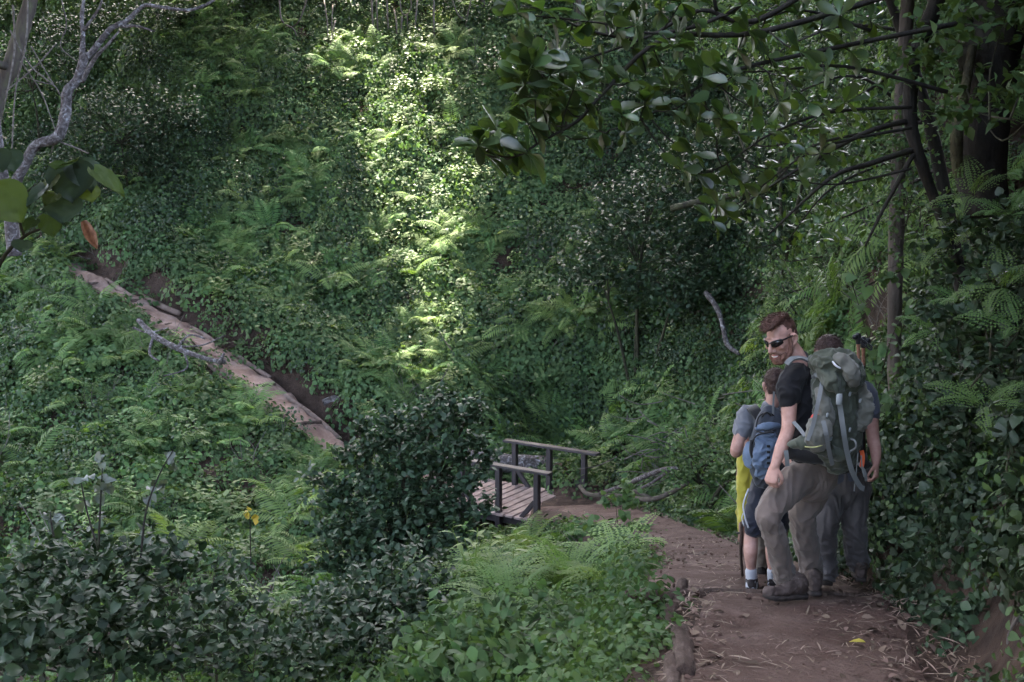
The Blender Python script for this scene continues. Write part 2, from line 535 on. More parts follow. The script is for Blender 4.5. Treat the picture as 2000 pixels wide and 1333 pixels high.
# ------------------------------------------------------------------ leaves, fronds and clumps
OUTL = {
    'ovate':   [(0.0, 0.0), (0.18, 0.30), (0.45, 0.50), (0.75, 0.30), (1.0, 0.0)],
    'heart':   [(0.0, 0.0), (-0.10, 0.30), (0.12, 0.56), (0.45, 0.52), (0.78, 0.24), (1.0, 0.0)],
    'obovate': [(0.0, 0.03), (0.25, 0.16), (0.55, 0.40), (0.82, 0.42), (0.95, 0.22), (1.0, 0.0)],
    'lance':   [(0.0, 0.0), (0.25, 0.32), (0.55, 0.36), (1.0, 0.0)],
}


def add_leaf(g, base, d, up, L, Wd, shape='ovate', var=0.5, droop=0.25, fold=0.18, mi=0):
    """a leaf blade folded along its midrib, bending towards its tip"""
    d = Vector(d).normalized(); a, b = frame_from(d, up)      # a: upper side, b: sideways
    ol = OUTL[shape]
    vs = []; mid = []; lf = []; rt = []
    base = Vector(base)
    for (t, w) in ol:
        c = base + d * (t * L) - a * (droop * L * t * t)
        mid.append(len(vs)); vs.append(c)
        if w > 1e-4 and t < 0.999:
            lf.append(len(vs)); vs.append(c + b * (w * Wd) + a * (fold * w * Wd))
            rt.append(len(vs)); vs.append(c - b * (w * Wd) + a * (fold * w * Wd))
        else:
            lf.append(mid[-1]); rt.append(mid[-1])
    fs = []
    for i in range(len(ol) - 1):
        for side in (lf, rt):
            q = [mid[i], side[i], side[i + 1], mid[i + 1]]
            u = []
            for k in q:
                if k not in u: u.append(k)
            if side is rt: u = u[::-1]
            if len(u) >= 3: fs.append(tuple(u))
    g.add(vs, fs, var, mi)


def leaf_mesh(name, shape, L, Wd, mat, droop=0.25, fold=0.2, var=0.5):
    g = Geo(); add_leaf(g, (0, 0, 0), (0, 1, 0), (0, 0, 1), L, Wd, shape, var, droop, fold)
    return g.mesh(name, mat)


def rdir():
    z = random.uniform(-1, 1); t = random.uniform(0, 2 * math.pi); r = math.sqrt(1 - z * z)
    return Vector((r * math.cos(t), r * math.sin(t), z))


def clump_mesh(name, mat, n, R, H, L, shape='ovate', wr=0.8, tilt=0.5, seed=0, jit=0.12):
    """a low mound of leaves"""
    random.seed(seed); g = Geo()
    for i in range(n):
        r = R * math.sqrt(random.random()); t = random.uniform(0, 6.283)
        h = H * (1 - (r / R) ** 2) + random.uniform(-jit, jit)
        p = Vector((r * math.cos(t), r * math.sin(t), h))
        nrm = (Vector((p.x / R * 0.9, p.y / R * 0.9, 0.8)) + rdir() * tilt).normalized()
        dd = Vector((p.x, p.y, -0.35 * R)) + rdir() * 0.8 * R
        l = L * random.uniform(0.6, 1.3)
        add_leaf(g, p, dd - nrm * dd.dot(nrm), nrm, l, l * wr, shape, random.random(), random.uniform(0.1, 0.4), random.uniform(0.05, 0.35))
    return g.mesh(name, mat)


def add_frond(g, base, az, L, el, droop, fine, var, width=0.36, np_=17):
    ca, sa = math.cos(az), math.sin(az)
    pts = []; p = Vector(base); e = el; n = np_ + 3
    for i in range(n + 1):
        pts.append(p.copy())
        e = el - droop * (i / n) ** 1.3
        p = p + Vector((ca * math.cos(e), sa * math.cos(e), math.sin(e))) * (L / n)
    side = Vector((-sa, ca, 0))
    w0 = 0.006 * L / 0.7
    vs = []; fs = []
    for i, q in enumerate(pts):                      # the rachis
        w = w0 * (1 - i / n) + 0.0008
        vs += [q - side * w, q + side * w]
    fs = [(2 * i, 2 * i + 1, 2 * i + 3, 2 * i + 2) for i in range(n)]
    g.add(vs, fs, var * 0.4)
    for i in range(2, n):
        t = (i - 2) / (n - 2)
        pl = L * width * (min(1, 0.45 + t * 2.2)) * (1 - t) ** 0.8 + 0.02 * L
        fwd = (pts[i + 1] - pts[i]).normalized()
        up = side.cross(fwd); up.normalize()
        if up.z < 0: up = -up
        for s in (-1, 1):
            d = (side * s + fwd * (0.35 + 0.4 * t) - up * random.uniform(0.05, 0.3) + rdir() * 0.06).normalized()
            a, b = frame_from(d, up)
            vv = var + random.uniform(-0.15, 0.15)
            if not fine:
                w = L / n * 0.40
                m = pts[i] + d * pl * 0.4
                tip = pts[i] + d * pl - up * pl * 0.15
                g.add([pts[i], m + b * w, m - b * w, tip], [(0, 2, 3, 1)], vv)
            else:
                k = max(3, int(4.5 * pl / (L * width)) + 1)
                vs = []; fs = []
                for j in range(k):
                    u = (j + 0.3) / k
                    c = pts[i] + d * (pl * u) - up * (pl * 0.15 * u * u)
                    ww = L / n * 0.70 * (1 - u) ** 0.6 + 0.003
                    sp = pl / k * 0.55
                    for s2 in (-1, 1):
                        o = len(vs)
                        vs += [c - d * sp * .6, c + d * sp * .6, c + b * (s2 * ww) + d * sp * 0.9]
                        fs.append((o, o + 1, o + 2) if s2 > 0 else (o + 1, o, o + 2))
                g.add(vs, fs, vv)


def fern_mesh(name, mat, nf, L, fine, seed, el=(0.6, 1.1)):
    random.seed(seed); g = Geo()
    a0 = random.uniform(0, 6.28)
    for i in range(nf):
        az = a0 + i * 2 * math.pi / nf + random.uniform(-0.35, 0.35)
        add_frond(g, (0.03 * math.cos(az), 0.03 * math.sin(az), 0), az, L * random.uniform(0.75, 1.15), random.uniform(*el), random.uniform(1.0, 1.5), fine, random.uniform(0.2, 0.9))
    return g.mesh(name, mat)


IV = [clump_mesh('ivy clump', M['ivy'], 130, 0.50, 0.24, 0.078, 'heart', 0.85, 0.55, 100 + i) for i in range(4)]
BR = [clump_mesh('broad clump', M['broad'], 90, 0.48, 0.32, 0.112, 'ovate', 0.72, 0.6, 120 + i, 0.18) for i in range(3)]
DK = [clump_mesh('dark clump', M['dark'], 150, 0.50, 0.40, 0.072, 'ovate', 0.7, 0.8, 140 + i, 0.22) for i in range(3)]
NV = [clump_mesh('near cover clump', M['ivy'], 84, 0.22, 0.13, 0.034, 'heart', 0.85, 0.6, 160 + i, 0.06) for i in range(3)]
NB = [clump_mesh('near broad clump', M['broad'], 70, 0.24, 0.20, 0.048, 'ovate', 0.72, 0.6, 170 + i, 0.12) for i in range(3)]
FERN = [fern_mesh('fern', M['fern'], 5 + i % 4, 1.0, False, 200 + i, (0.35, 1.1)) for i in range(7)]
FERN_NEAR = [fern_mesh('fern fine', M['fern'], 5 + i % 3, 0.66, True, 220 + i, (0.35, 1.15)) for i in range(4)]
FERN_DEAD = [fern_mesh('dead fern', M['fern_dead'], 6, 0.6, False, 240 + i, (0.2, 0.7)) for i in range(2)]

_pc = [0]


def scatter(name, meshes, pts, eul, scl, pid, kind='stuff', parent=None, label=None, cat=None):
    """one object whose nodes set a copy of a clump on each of its points"""
    _pc[0] += 1
    col = bpy.data.collections.new('sources %03d' % _pc[0])
    for i, me in enumerate(meshes):
        col.objects.link(bpy.data.objects.new('source_%03d_%02d' % (_pc[0], i), me))
    me = bpy.data.meshes.new(name)
    me.from_pydata([tuple(p) for p in pts], [], [])
    n = len(pts)
    a = me.attributes.new('rot', 'FLOAT_VECTOR', 'POINT'); a.data.foreach_set('vector', np.asarray(eul, np.float32).ravel())
    a = me.attributes.new('scl', 'FLOAT', 'POINT'); a.data.foreach_set('value', np.asarray(scl, np.float32))
    a = me.attributes.new('pid', 'INT', 'POINT'); a.data.foreach_set('value', np.asarray(pid, np.int32))
    o = link(bpy.data.objects.new(name, me), parent)
    if parent is not None: o.location = -Vector(parent.location)
    g = bpy.data.node_groups.new('scatter %03d' % _pc[0], 'GeometryNodeTree')
    g.interface.new_socket('Geometry', in_out='INPUT', socket_type='NodeSocketGeometry')
    g.interface.new_socket('Geometry', in_out='OUTPUT', socket_type='NodeSocketGeometry')
    gi = g.nodes.new('NodeGroupInput'); go = g.nodes.new('NodeGroupOutput')
    ci = g.nodes.new('GeometryNodeCollectionInfo'); ci.inputs['Collection'].default_value = col
    ci.inputs['Separate Children'].default_value = True; ci.inputs['Reset Children'].default_value = True
    ip = g.nodes.new('GeometryNodeInstanceOnPoints'); ip.inputs['Pick Instance'].default_value = True

    def attr(nm, ty):
        x = g.nodes.new('GeometryNodeInputNamedAttribute'); x.data_type = ty; x.inputs['Name'].default_value = nm
        return x.outputs['Attribute']
    g.links.new(gi.outputs[0], ip.inputs['Points']); g.links.new(ci.outputs[0], ip.inputs['Instance'])
    g.links.new(attr('pid', 'INT'), ip.inputs['Instance Index'])
    er = g.nodes.new('FunctionNodeEulerToRotation')
    g.links.new(attr('rot', 'FLOAT_VECTOR'), er.inputs[0]); g.links.new(er.outputs[0], ip.inputs['Rotation'])
    g.links.new(attr('scl', 'FLOAT'), ip.inputs['Scale'])
    g.links.new(ip.outputs[0], go.inputs[0])
    md = o.modifiers.new('scatter', 'NODES'); md.node_group = g
    o['kind'] = kind
    if label: o['label'] = label
    if cat: o['category'] = cat
    return o


def normals(x, y, e=0.25):
    zx = (terrain_h(x + e, y) - terrain_h(x - e, y)) / (2 * e)
    zy = (terrain_h(x, y + e) - terrain_h(x, y - e)) / (2 * e)
    n = np.c_[-zx, -zy, np.ones_like(x)]
    return n / np.linalg.norm(n, axis=1)[:, None]


def align(nrm, spin, mixup=0.4):
    n = (Vector(nrm) * (1 - mixup) + Vector((0, 0, mixup))).normalized()
    q = n.to_track_quat('Z', 'Y')
    return tuple((q.to_matrix() @ Matrix.Rotation(spin, 3, 'Z')).to_euler())


def sample(nn, x0, x1, y0, y1, margin=180):
    """random ground points that the picture, or a view from a step aside, may show"""
    x = RNG.uniform(x0, x1, nn); y = RNG.uniform(y0, y1, nn)
    z = terrain_h(x, y)
    nr = normals(x, y)
    # steep ground holds more points per metre of plan
    keep = RNG.random(nn) < np.clip(1 / nr[:, 2], 1, 3) / 3
    x, y, z, nr = x[keep], y[keep], z[keep], nr[keep]
    px, py, dep = proj(x, y, z)
    keep = (px > -margin) & (px < 2000 + margin) & (py > -margin - 150) & (py < 1333 + 2 * margin) & (y > 1)
    return x[keep], y[keep], z[keep], nr[keep], px[keep], py[keep], dep[keep]


def blob(px, py, cx, cy, rx, ry):
    return np.exp(-(((px - cx) / rx) ** 2 + ((py - cy) / ry) ** 2))


def off_paths(x, y, mn=0.0, mf=0.0):
    dn, _, sn = path_dist(x, y, NP_); df, _, sf = path_dist(x, y, FP_)
    return (dn > near_width(y) + mn) & ((df > FAR_W + mf) | (y > 33.3)), dn, df, sn, sf


def by_bridge(x, y):
    '''the open ground just this side of the footbridge'''
    u = (x - .5) * -.84 + (y - 21.6) * .54; w = (x - .5) * .54 + (y - 21.6) * .84
    return (u > -1.0) & (u < 2.4) & (w > -1.5) & (w < 2.2)


# ---- far hillside cover
x, y, z, nr, px, py, dep = sample(76000, -28, 20, 11.5, 50)
ok, dn, df, sn, sf = off_paths(x, y, 0.25, -0.12)
bank = (sf > 0) & (df < 2.0) & (px < 720) & (py > 470)
pr = np.where(bank, 0.14 + 0.86 * np.clip((df - 1.1) / 0.6, 0, 1), 1.0)
pr *= 0.62 + 0.38 * np.clip((fbm(x, y, 0.8, 9) - 0.36) / 0.15, 0, 1)
pr = np.where(by_bridge(x, y), 0.12, pr)
keep = ok & (RNG.random(len(x)) < pr * 0.80)
x, y, z, nr, px, py, dep = [q[keep] for q in (x, y, z, nr, px, py, dep)]
brd = 0.12 + 0.75 * blob(px, py, 80, 950, 330, 170) + 0.35 * blob(px, py, 420, 640, 220, 80) + 0.3 * blob(px, py, 620, 1090, 200, 120)
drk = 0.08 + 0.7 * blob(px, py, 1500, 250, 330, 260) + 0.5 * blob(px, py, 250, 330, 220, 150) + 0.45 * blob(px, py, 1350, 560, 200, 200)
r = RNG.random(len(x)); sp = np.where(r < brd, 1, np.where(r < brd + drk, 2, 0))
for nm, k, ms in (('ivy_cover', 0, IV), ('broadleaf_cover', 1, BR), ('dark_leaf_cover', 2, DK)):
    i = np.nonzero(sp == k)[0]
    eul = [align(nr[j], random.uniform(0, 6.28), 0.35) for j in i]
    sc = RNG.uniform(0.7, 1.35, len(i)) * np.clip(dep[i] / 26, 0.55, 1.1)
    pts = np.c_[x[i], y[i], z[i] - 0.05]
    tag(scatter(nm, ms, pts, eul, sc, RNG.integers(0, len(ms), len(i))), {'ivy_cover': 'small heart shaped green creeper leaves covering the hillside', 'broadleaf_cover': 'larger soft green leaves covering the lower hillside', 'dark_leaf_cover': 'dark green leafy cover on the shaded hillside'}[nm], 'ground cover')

# taller herbs and bare stems that break the cover
def herb_mesh(name, mat, seed, n=7, H=.55, shape='lance', L=.13):
    random.seed(seed); g = Geo()
    for _ in range(n):
        b_ = Vector((random.uniform(-.2, .2), random.uniform(-.2, .2), 0)); t_ = b_ + Vector((random.uniform(-.2, .2), random.uniform(-.2, .2), H * random.uniform(.5, 1.2)))
        s_ = Vector((.004, .004, 0)); g.add([b_ - s_, b_ + s_, t_ + s_ * .5, t_ - s_ * .5], [(0, 1, 2, 3)], .1)
        for k in range(9):
            q = b_.lerp(t_, .35 + .65 * k / 8); a_ = k * 2.4 + random.uniform(-.4, .4)
            l = L * random.uniform(.6, 1.2)
            add_leaf(g, q, (math.cos(a_), math.sin(a_), random.uniform(-.1, .6)), (0, 0, 1), l, l * .5, shape, random.random(), .3, .2)
    return g.mesh(name, mat)


def twig_mesh(name, mat, seed):
    random.seed(seed); g = Geo()
    for _ in range(9):
        b_ = Vector((random.uniform(-.3, .3), random.uniform(-.3, .3), 0)); t_ = b_ + Vector((random.uniform(-.6, .6), random.uniform(-.5, .5), random.uniform(.1, .8)))
        tube(g, [b_, (b_ + t_) * .5 + rdir() * .08, t_], [.008, .006, .003], 4, var=.5, cap=False)
    return g.mesh(name, mat)


M['herb'] = leaf_mat('light herb leaves', (0.075, 0.125, 0.035), (0.13, 0.19, 0.05), 0.3, 0.5, spec=.3)
HB = [herb_mesh('herb', M['herb'], 400 + i, shape=('lance', 'ovate', 'ovate')[i]) for i in range(3)] + [twig_mesh('bare twigs', M['vine'], 410 + i) for i in range(2)] + [herb_mesh('dark herb', M['broad'], 405, 8, .5, 'ovate', .15)]
x2, y2, z2, nr2, px2, py2, dep2 = sample(9000, -28, 20, 12, 50)
ok2, dn2, df2, sn2, sf2 = off_paths(x2, y2, 0.4, 0.3)
i = np.nonzero(ok2 & ~by_bridge(x2, y2) & (RNG.random(len(x2)) < .42 * np.clip((fbm(x2, y2, .5, 33) - .3) / .3, .1, 1)))[0]
tag(scatter('hill_herbs', HB, np.c_[x2, y2, z2][i], [align(nr2[j], random.uniform(0, 6.28), .6) for j in i], RNG.uniform(.6, 1.4, len(i)), RNG.choice([0, 0, 1, 2, 3, 4, 5], len(i))), 'taller light herbs and bare twigs among the creepers of the hillside', 'herbs')

# ---- cover beside the camera's path and on its bank
x, y, z, nr, px, py, dep = sample(52000, -9, 7, 2.5, 13, 250)
ok, dn, df, sn, sf = off_paths(x, y, 0.12)
right = sn > 0
bare = np.maximum(blob(px, py, 1915, 1100, 140, 220), blob(px, py, 1960, 900, 60, 120))
pr = np.where(right, np.clip(1.0 - .8 * bare, 0.08, 1), 1.0) * np.where(right & (dn < 1.1) & (y < 7), 0.25, 1)
pr = pr * (1 - 0.8 * np.clip(blob(px, py, 1120, 1135, 200, 70) * 1.3, 0, 1) * ~right)
keep = ok & (RNG.random(len(x)) < pr * 0.55)
x, y, z, nr, px, py, dep, right = [q[keep] for q in (x, y, z, nr, px, py, dep, right)]
r = RNG.random(len(x)); sp = np.where(r < np.where(right, 0.55, 0.35), 0, 1)
NK = [clump_mesh('bank cover clump', M['bank'], 84, 0.22, 0.14, 0.036 + .008 * i, ('heart', 'ovate', 'heart')[i], 0.8, 0.7, 180 + i, 0.07) for i in range(3)]
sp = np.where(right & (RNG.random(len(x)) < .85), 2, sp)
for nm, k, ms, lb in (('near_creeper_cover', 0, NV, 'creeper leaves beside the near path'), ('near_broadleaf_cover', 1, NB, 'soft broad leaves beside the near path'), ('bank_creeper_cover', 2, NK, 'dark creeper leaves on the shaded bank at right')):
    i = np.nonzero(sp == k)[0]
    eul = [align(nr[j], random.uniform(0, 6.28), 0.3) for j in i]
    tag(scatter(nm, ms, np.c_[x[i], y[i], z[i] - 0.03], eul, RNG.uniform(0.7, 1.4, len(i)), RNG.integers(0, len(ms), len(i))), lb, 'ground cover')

# ---- ferns: where the photograph shows them thick, and thinly elsewhere
x, y, z, nr, px, py, dep = sample(26000, -26, 16, 6.5, 46, 60)
ok, dn, df, sn, sf = off_paths(x, y, 0.45, 0.12)
F = [(520, 540, 230, 75), (770, 720, 170, 90), (850, 770, 90, 60), (440, 110, 110, 110), (690, 140, 120, 50), (120, 600, 150, 80), (330, 720, 200, 100), (480, 830, 190, 75), (590, 940, 110, 90), (1010, 850, 170, 50), (1280, 840, 120, 45), (1080, 640, 110, 60), (1600, 640, 90, 60), (1380, 830, 70, 50), (800, 540, 90, 50), (560, 320, 160, 90), (900, 480, 60, 40), (60, 520, 90, 50), (250, 560, 30, 40)]
pr = 0.13 + 0 * x
for f in F: pr = np.maximum(pr, 0.85 * blob(px, py, *f))
pr *= 0.4 + 0.9 * np.clip((fbm(x, y, 0.7, 21) - 0.3) / 0.3, 0, 1)
pr *= np.where((sf > 0) & (df < 1.7) & (px < 720), 0.15, 1)
keep = ok & (RNG.random(len(x)) < pr * 0.55) & (y > 14) & ~by_bridge(x, y)
fx = [(x[j], y[j], z[j], nr[j], dep[j], random.uniform(0.65, 1.25), False) for j in np.nonzero(keep)[0]]
pr2 = 0.9 * np.maximum(np.maximum(blob(px, py, 1130, 1130, 190, 60), blob(px, py, 960, 1170, 130, 50)), blob(px, py, 1250, 1120, 60, 60)) + 0.5 * blob(px, py, 900, 1330, 120, 60) * 0
keep = ok & (y < 0)
fx += [(x[j], y[j], z[j], nr[j], dep[j], random.uniform(0.7, 1.15), True) for j in np.nonzero(keep)[0]]
x, y, z, nr, px, py, dep = sample(16000, -3, 5, 6.8, 16, 60)
ok, dn, df, sn, sf = off_paths(x, y, 0.30, 0.30)
pr2 = np.maximum(np.maximum(blob(px, py, 1130, 1130, 200, 62), blob(px, py, 960, 1175, 130, 45)), blob(px, py, 1260, 1120, 70, 60))
keep = ok & (sn < 0) & (RNG.random(len(x)) < pr2 * 0.075) & (py > 1125 - 3 * (14 - y))
fx += [(x[j], y[j], z[j] + random.uniform(0, .22), nr[j], dep[j], random.uniform(0.75, 1.3), True) for j in np.nonzero(keep)[0]]
print('NEAR FERNS', keep.sum())
fx.sort(key=lambda q: -q[5] / q[4])
FERNS = fx
lab_near = 'light green feathery fern on the slope left of the near path'
PLACES = [(520, 540, 'on the hill above the bare bank of the far path'), (770, 720, 'at the foot of the sunlit patch behind the dark bush'), (440, 110, 'at the top of the hill right of the lichen tree'), (690, 140, 'below the hanging vines of the hilltop'), (120, 600, 'beside the upper end of the far path'), (330, 720, 'around the fallen lichen branch by the far path'), (480, 830, 'below the logs of the lower far path'), (590, 940, 'left of the dark bush on the lower slope'), (1010, 850, 'behind the footbridge railings'), (1300, 850, 'right of the footbridge among dead branches'), (1080, 640, 'in the middle of the shaded hill right of the sun patch'), (1600, 650, 'on the slope behind the walkers'), (800, 450, 'in the middle of the hill along the sunlit strip'), (560, 320, 'on the middle of the hill right of the dark tangled bush'), (150, 900, 'low on the slope above the corner bushes'), (1100, 300, 'behind the overhanging leaf whorls')]
lab_far = 'green fern growing among creepers on the far hillside'
for q in fx[:300]:
    ms = FERN_NEAR if q[6] else FERN
    o = bpy.data.objects.new('fern', random.choice(ms))
    o.location = (q[0], q[1], q[2] + (0.03 if q[6] else 0.12))
    o.rotation_euler = align(q[3], random.uniform(0, 6.28), random.uniform(.2, .7) if q[6] else 0.15)
    o.scale = (q[5],) * 3
    link(o)
    if q[6]: tag(o, lab_near, 'fern', 'feathery ferns left of the near path')
    else:
        qx, qy, _ = proj(np.array([q[0]]), np.array([q[1]]), np.array([q[2]]))
        nm = min(PLACES, key=lambda w: ((w[0] - qx[0]) / 1.3) ** 2 + (w[1] - qy[0]) ** 2)[2]
        tag(o, 'green fern ' + nm, 'fern', 'ferns ' + nm)
rest = fx[300:]
if rest:
    tag(scatter('fern_bed', FERN, [(q[0], q[1], q[2] + .12) for q in rest], [align(q[3], random.uniform(0, 6.28), 0.15) for q in rest], [q[5] for q in rest], RNG.integers(0, len(FERN), len(rest))), 'the many smaller green ferns covering the far hillside', 'ferns')
print('FERNS', len(fx))
# brown withered ferns here and there
x, y, z, nr, px, py, dep = sample(6000, -24, 12, 16, 46, 0)
ok, dn, df, sn, sf = off_paths(x, y, 0.4, 0.3)
pr = 0.02 + 0.5 * np.maximum.reduce([blob(px, py, 560, 285, 50, 25), blob(px, py, 450, 160, 60, 30), blob(px, py, 880, 410, 60, 25), blob(px, py, 330, 300, 30, 60), blob(px, py, 640, 580, 40, 30), blob(px, py, 1150, 700, 60, 30)])
keep = np.nonzero(ok & (RNG.random(len(x)) < pr))[0]
tag(scatter('withered_fern_bed', FERN_DEAD, np.c_[x, y, z][keep], [align(nr[j], random.uniform(0, 6.28), 0.3) for j in keep], RNG.uniform(0.6, 1.1, len(keep)), RNG.integers(0, 2, len(keep))), 'brown withered fern fronds lying in the green cover', 'dead ferns')
# ------------------------------------------------------------------ unseen tall trees above and beyond the frame, crowns shaped to shade the valley
CAN = [clump_mesh('canopy clump', M['canopy'], 60, 0.72, 0.3, 0.34, 'ovate', 0.62, 0.5, 300 + i, 0.25) for i in range(3)]
LIT = [(760, 330, 70, 60), (840, 420, 60, 60), (700, 260, 60, 50), (860, 540, 60, 60), (840, 760, 40, 40), (860, 700, 50, 60), (830, 620, 60, 50), (780, 400, 50, 40), (840, 250, 50, 40), (900, 330, 40, 40), (430, 45, 60, 32), (430, 225, 30, 20), (690, 120, 60, 26), (800, 165, 50, 28), (850, 150, 40, 36), (760, 225, 65, 36), (805, 300, 42, 42),
       (820, 345, 25, 28), (835, 490, 60, 50), (835, 560, 60, 55), (800, 600, 40, 36), (865, 665, 55, 48), (840, 735, 32, 60), (1060, 390, 22, 40), (650, 210, 60, 36), (850, 430, 30, 30), (1180, 745, 24, 16), (490, 440, 40, 26), (740, 320, 40, 40), (920, 610, 22, 40)]
_s = np.array(SUN_DIR)
x = RNG.uniform(-27, 19, 26000); y = RNG.uniform(-2, 50, 26000)
z = terrain_h(x, y)
px, py, dep = proj(x, y, z)
lit = np.zeros_like(x)
for f in LIT: lit = np.maximum(lit, 1.15 * np.exp(-(((px - f[0]) / (f[2] + 52)) ** 2 + ((py - f[1]) / (f[3] + 46)) ** 2) ** 1.5))
lit = np.where(y > 15, lit, 0)
lit = np.maximum(lit, 0.50 * np.exp(-(((px - 690) / 440) ** 2 + ((py - 360) / 340) ** 2) ** 2) * (y > 15))
keep = RNG.random(len(x)) > np.clip(lit * 1.6, 0, 0.985)  # crowns are left open where the sun should reach the slope
x, y, z = x[keep], y[keep], z[keep]
top = 15 + 5 * fbm(x, y, 0.12, 5) + RNG.normal(0, 1.1, len(x))
s = top / _s[2]
cx, cy, cz = x + _s[0] * s, y + _s[1] * s, z + top
ce = np.degrees(np.arctan2(cz - 1.7, np.hypot(cx, cy)))
keep = ce > 15
cx, cy, cz = cx[keep], cy[keep], cz[keep]
TREES = [(-19, 16), (-24, 30), (-20, 44), (-26, 54), (-11, 53), (-3, 58), (5, 54), (13, 52), (19, 44), (17, 33), (13, 22), (10, 12), (7, 2), (-9, -3), (-16, 3), (3, -6)]
# added low boughs, unseen above the frame, to darken the bank and lower left corner
for (x0, x1, y0, y1, z0, z1, nn) in ((2.6, 7.5, -2.5, 11.0, 3.0, 7.0, 1700), (1.6, 7.5, -8, 3.0, 2.8, 6.5, 800), (-8.5, -2.2, -6.0, 5.5, 3.0, 5.5, 900)):
    bx, by, bz = RNG.uniform(x0, x1, nn), RNG.uniform(y0, y1, nn), RNG.uniform(z0, z1, nn)
    qx, qy, qd = proj(bx, by, bz)
    k = (qy + 0.9 * FPX / qd < -40) & (bz > terrain_h(bx, by) + 1.0)
    cx = np.r_[cx, bx[k]]; cy = np.r_[cy, by[k]]; cz = np.r_[cz, bz[k]]
TREES += [(6.5, 6.5), (-6.5, .5)]  # two more trees added to carry the low shading boughs
TT = np.array(TREES, float)
own = np.argmin(np.hypot(cx[:, None] - TT[:, 0], cy[:, None] - TT[:, 1]), axis=1)
kinds = ['tall shade tree leaning over the valley above the frame', 'broad forest tree spreading its crown over the ravine']
for k, (tx, ty) in enumerate(TREES):
    i = np.nonzero(own == k)[0]
    b = Vector((tx, ty, gz(tx, ty)))
    t = empty('shade_tree', b, kinds[k % 2] + ', out of sight overhead', 'tree', 'tall forest trees over the valley')
    g = Geo(); c = Vector((float(cx[i].mean()), float(cy[i].mean()), float(cz[i].mean()) - 1)) if len(i) else b + Vector((0, 0, 14))
    mid = b + Vector((0.3, -0.2, (c.z - b.z) * 0.55))
    tube(g, [b - Vector((0, 0, .4)), b + Vector((0.1, 0, 2.5)), mid, mid * 0.5 + c * 0.5, c], [0.42, 0.33, 0.26, 0.16, 0.06], 9, rough=0.04)
    for j in random.sample(list(i), min(9, len(i))):
        e = Vector((float(cx[j]), float(cy[j]), float(cz[j])))
        tube(g, [mid, mid * 0.55 + e * 0.45 + Vector((0, 0, 0.8)), e], [0.13, 0.08, 0.02], 5, cap=False)
    local(t, g.build('trunk', M['bark_dark'], t))
    if len(i):
        scatter('foliage', CAN, np.c_[cx, cy, cz][i], np.c_[RNG.normal(0, .35, len(i)), RNG.normal(0, .35, len(i)), RNG.uniform(0, 6.28, len(i))], RNG.uniform(0.8, 1.3, len(i)), RNG.integers(0, 3, len(i)), 'stuff', t)
# ------------------------------------------------------------------ shrubs, trees, creepers and dead wood
LM = {}
M['pale'] = leaf_mat('pale grey green leaves', (0.085, 0.105, 0.082), (0.14, 0.16, 0.14), 0.15, 0.4)
M['big_leaf'] = leaf_mat('large leaf blades', (0.030, 0.055, 0.034), (0.050, 0.082, 0.048), 0.2, 0.55, spec=0.3)
M['big_leaf_yellow'] = leaf_mat('large yellow green leaf blades', (0.05, 0.075, 0.022), (0.075, 0.105, 0.028), 0.35, 0.55, tcol=(1.5, 1.6, .5), spec=0.3)


def leaf_set(key, shape, L, Wd, mat, n=4):
    LM[key] = [leaf_mesh('leaf ' + key, shape, L, Wd, M[mat], 0.1 + 0.12 * i, 0.12 + 0.08 * i, 0.2 + 0.2 * i) for i in range(n)]


leaf_set('dark', 'ovate', 0.10, 0.075, 'dark')
leaf_set('broad', 'ovate', 0.10, 0.075, 'broad')
leaf_set('pale', 'heart', 0.10, 0.08, 'pale')
leaf_set('soft_dark', 'heart', 0.092, 0.07, 'dark')
leaf_set('broad_dark', 'ovate', 0.085, 0.06, 'dark')
leaf_set('soft', 'heart', 0.13, 0.105, 'broad')
leaf_set('big', 'heart', 0.24, 0.21, 'broad')
leaf_set('small', 'ovate', 0.06, 0.042, 'ivy')
leaf_set('magnolia', 'obovate', 0.175, 0.092, 'magnolia')
leaf_set('magnolia_far', 'obovate', 0.13, 0.075, 'magnolia')
leaf_set('dry', 'ovate', 0.075, 0.05, 'dry')
leaf_set('yellow', 'ovate', 0.11, 0.09, 'yellow')
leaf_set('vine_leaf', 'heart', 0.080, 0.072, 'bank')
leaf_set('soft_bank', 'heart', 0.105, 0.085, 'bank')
leaf_set('sapling', 'heart', 0.08, 0.07, 'ivy')


def mat_from(d, up, s=1.0):
    """leaf mesh points along its +y with its face to +z"""
    d = Vector(d).normalized(); a, b = frame_from(d, up)
    return Matrix((( -b.x, d.x, a.x), (-b.y, d.y, a.y), (-b.z, d.z, a.z)))


def leaf_parts(root, items, key, limit=300, name='leaf', rest='foliage'):
    """items: (position, direction, upper side, size). The ones that show largest are parts, the others one part of leaves"""
    cp = Vector((0, 0, CAM_Z))
    items = sorted(items, key=lambda q: ((Vector(q[0]) - cp).length - (0.15 if Vector(q[2]).dot(cp - Vector(q[0])) > 0 else 0)) / max(q[3], .3))
    ms = LM[key]
    for q in items[:limit]:
        o = bpy.data.objects.new(name, random.choice(ms))
        o.location = Vector(q[0]) - Vector(root.location)
        o.rotation_euler = mat_from(q[1], q[2]).to_euler()
        o.scale = (q[3],) * 3
        link(o, root)
    r = items[limit:]
    if r:
        scatter(rest, ms, [q[0] for q in r], [tuple(mat_from(q[1], q[2]).to_euler()) for q in r], [q[3] for q in r], [random.randrange(len(ms)) for _ in r], 'stuff', root)


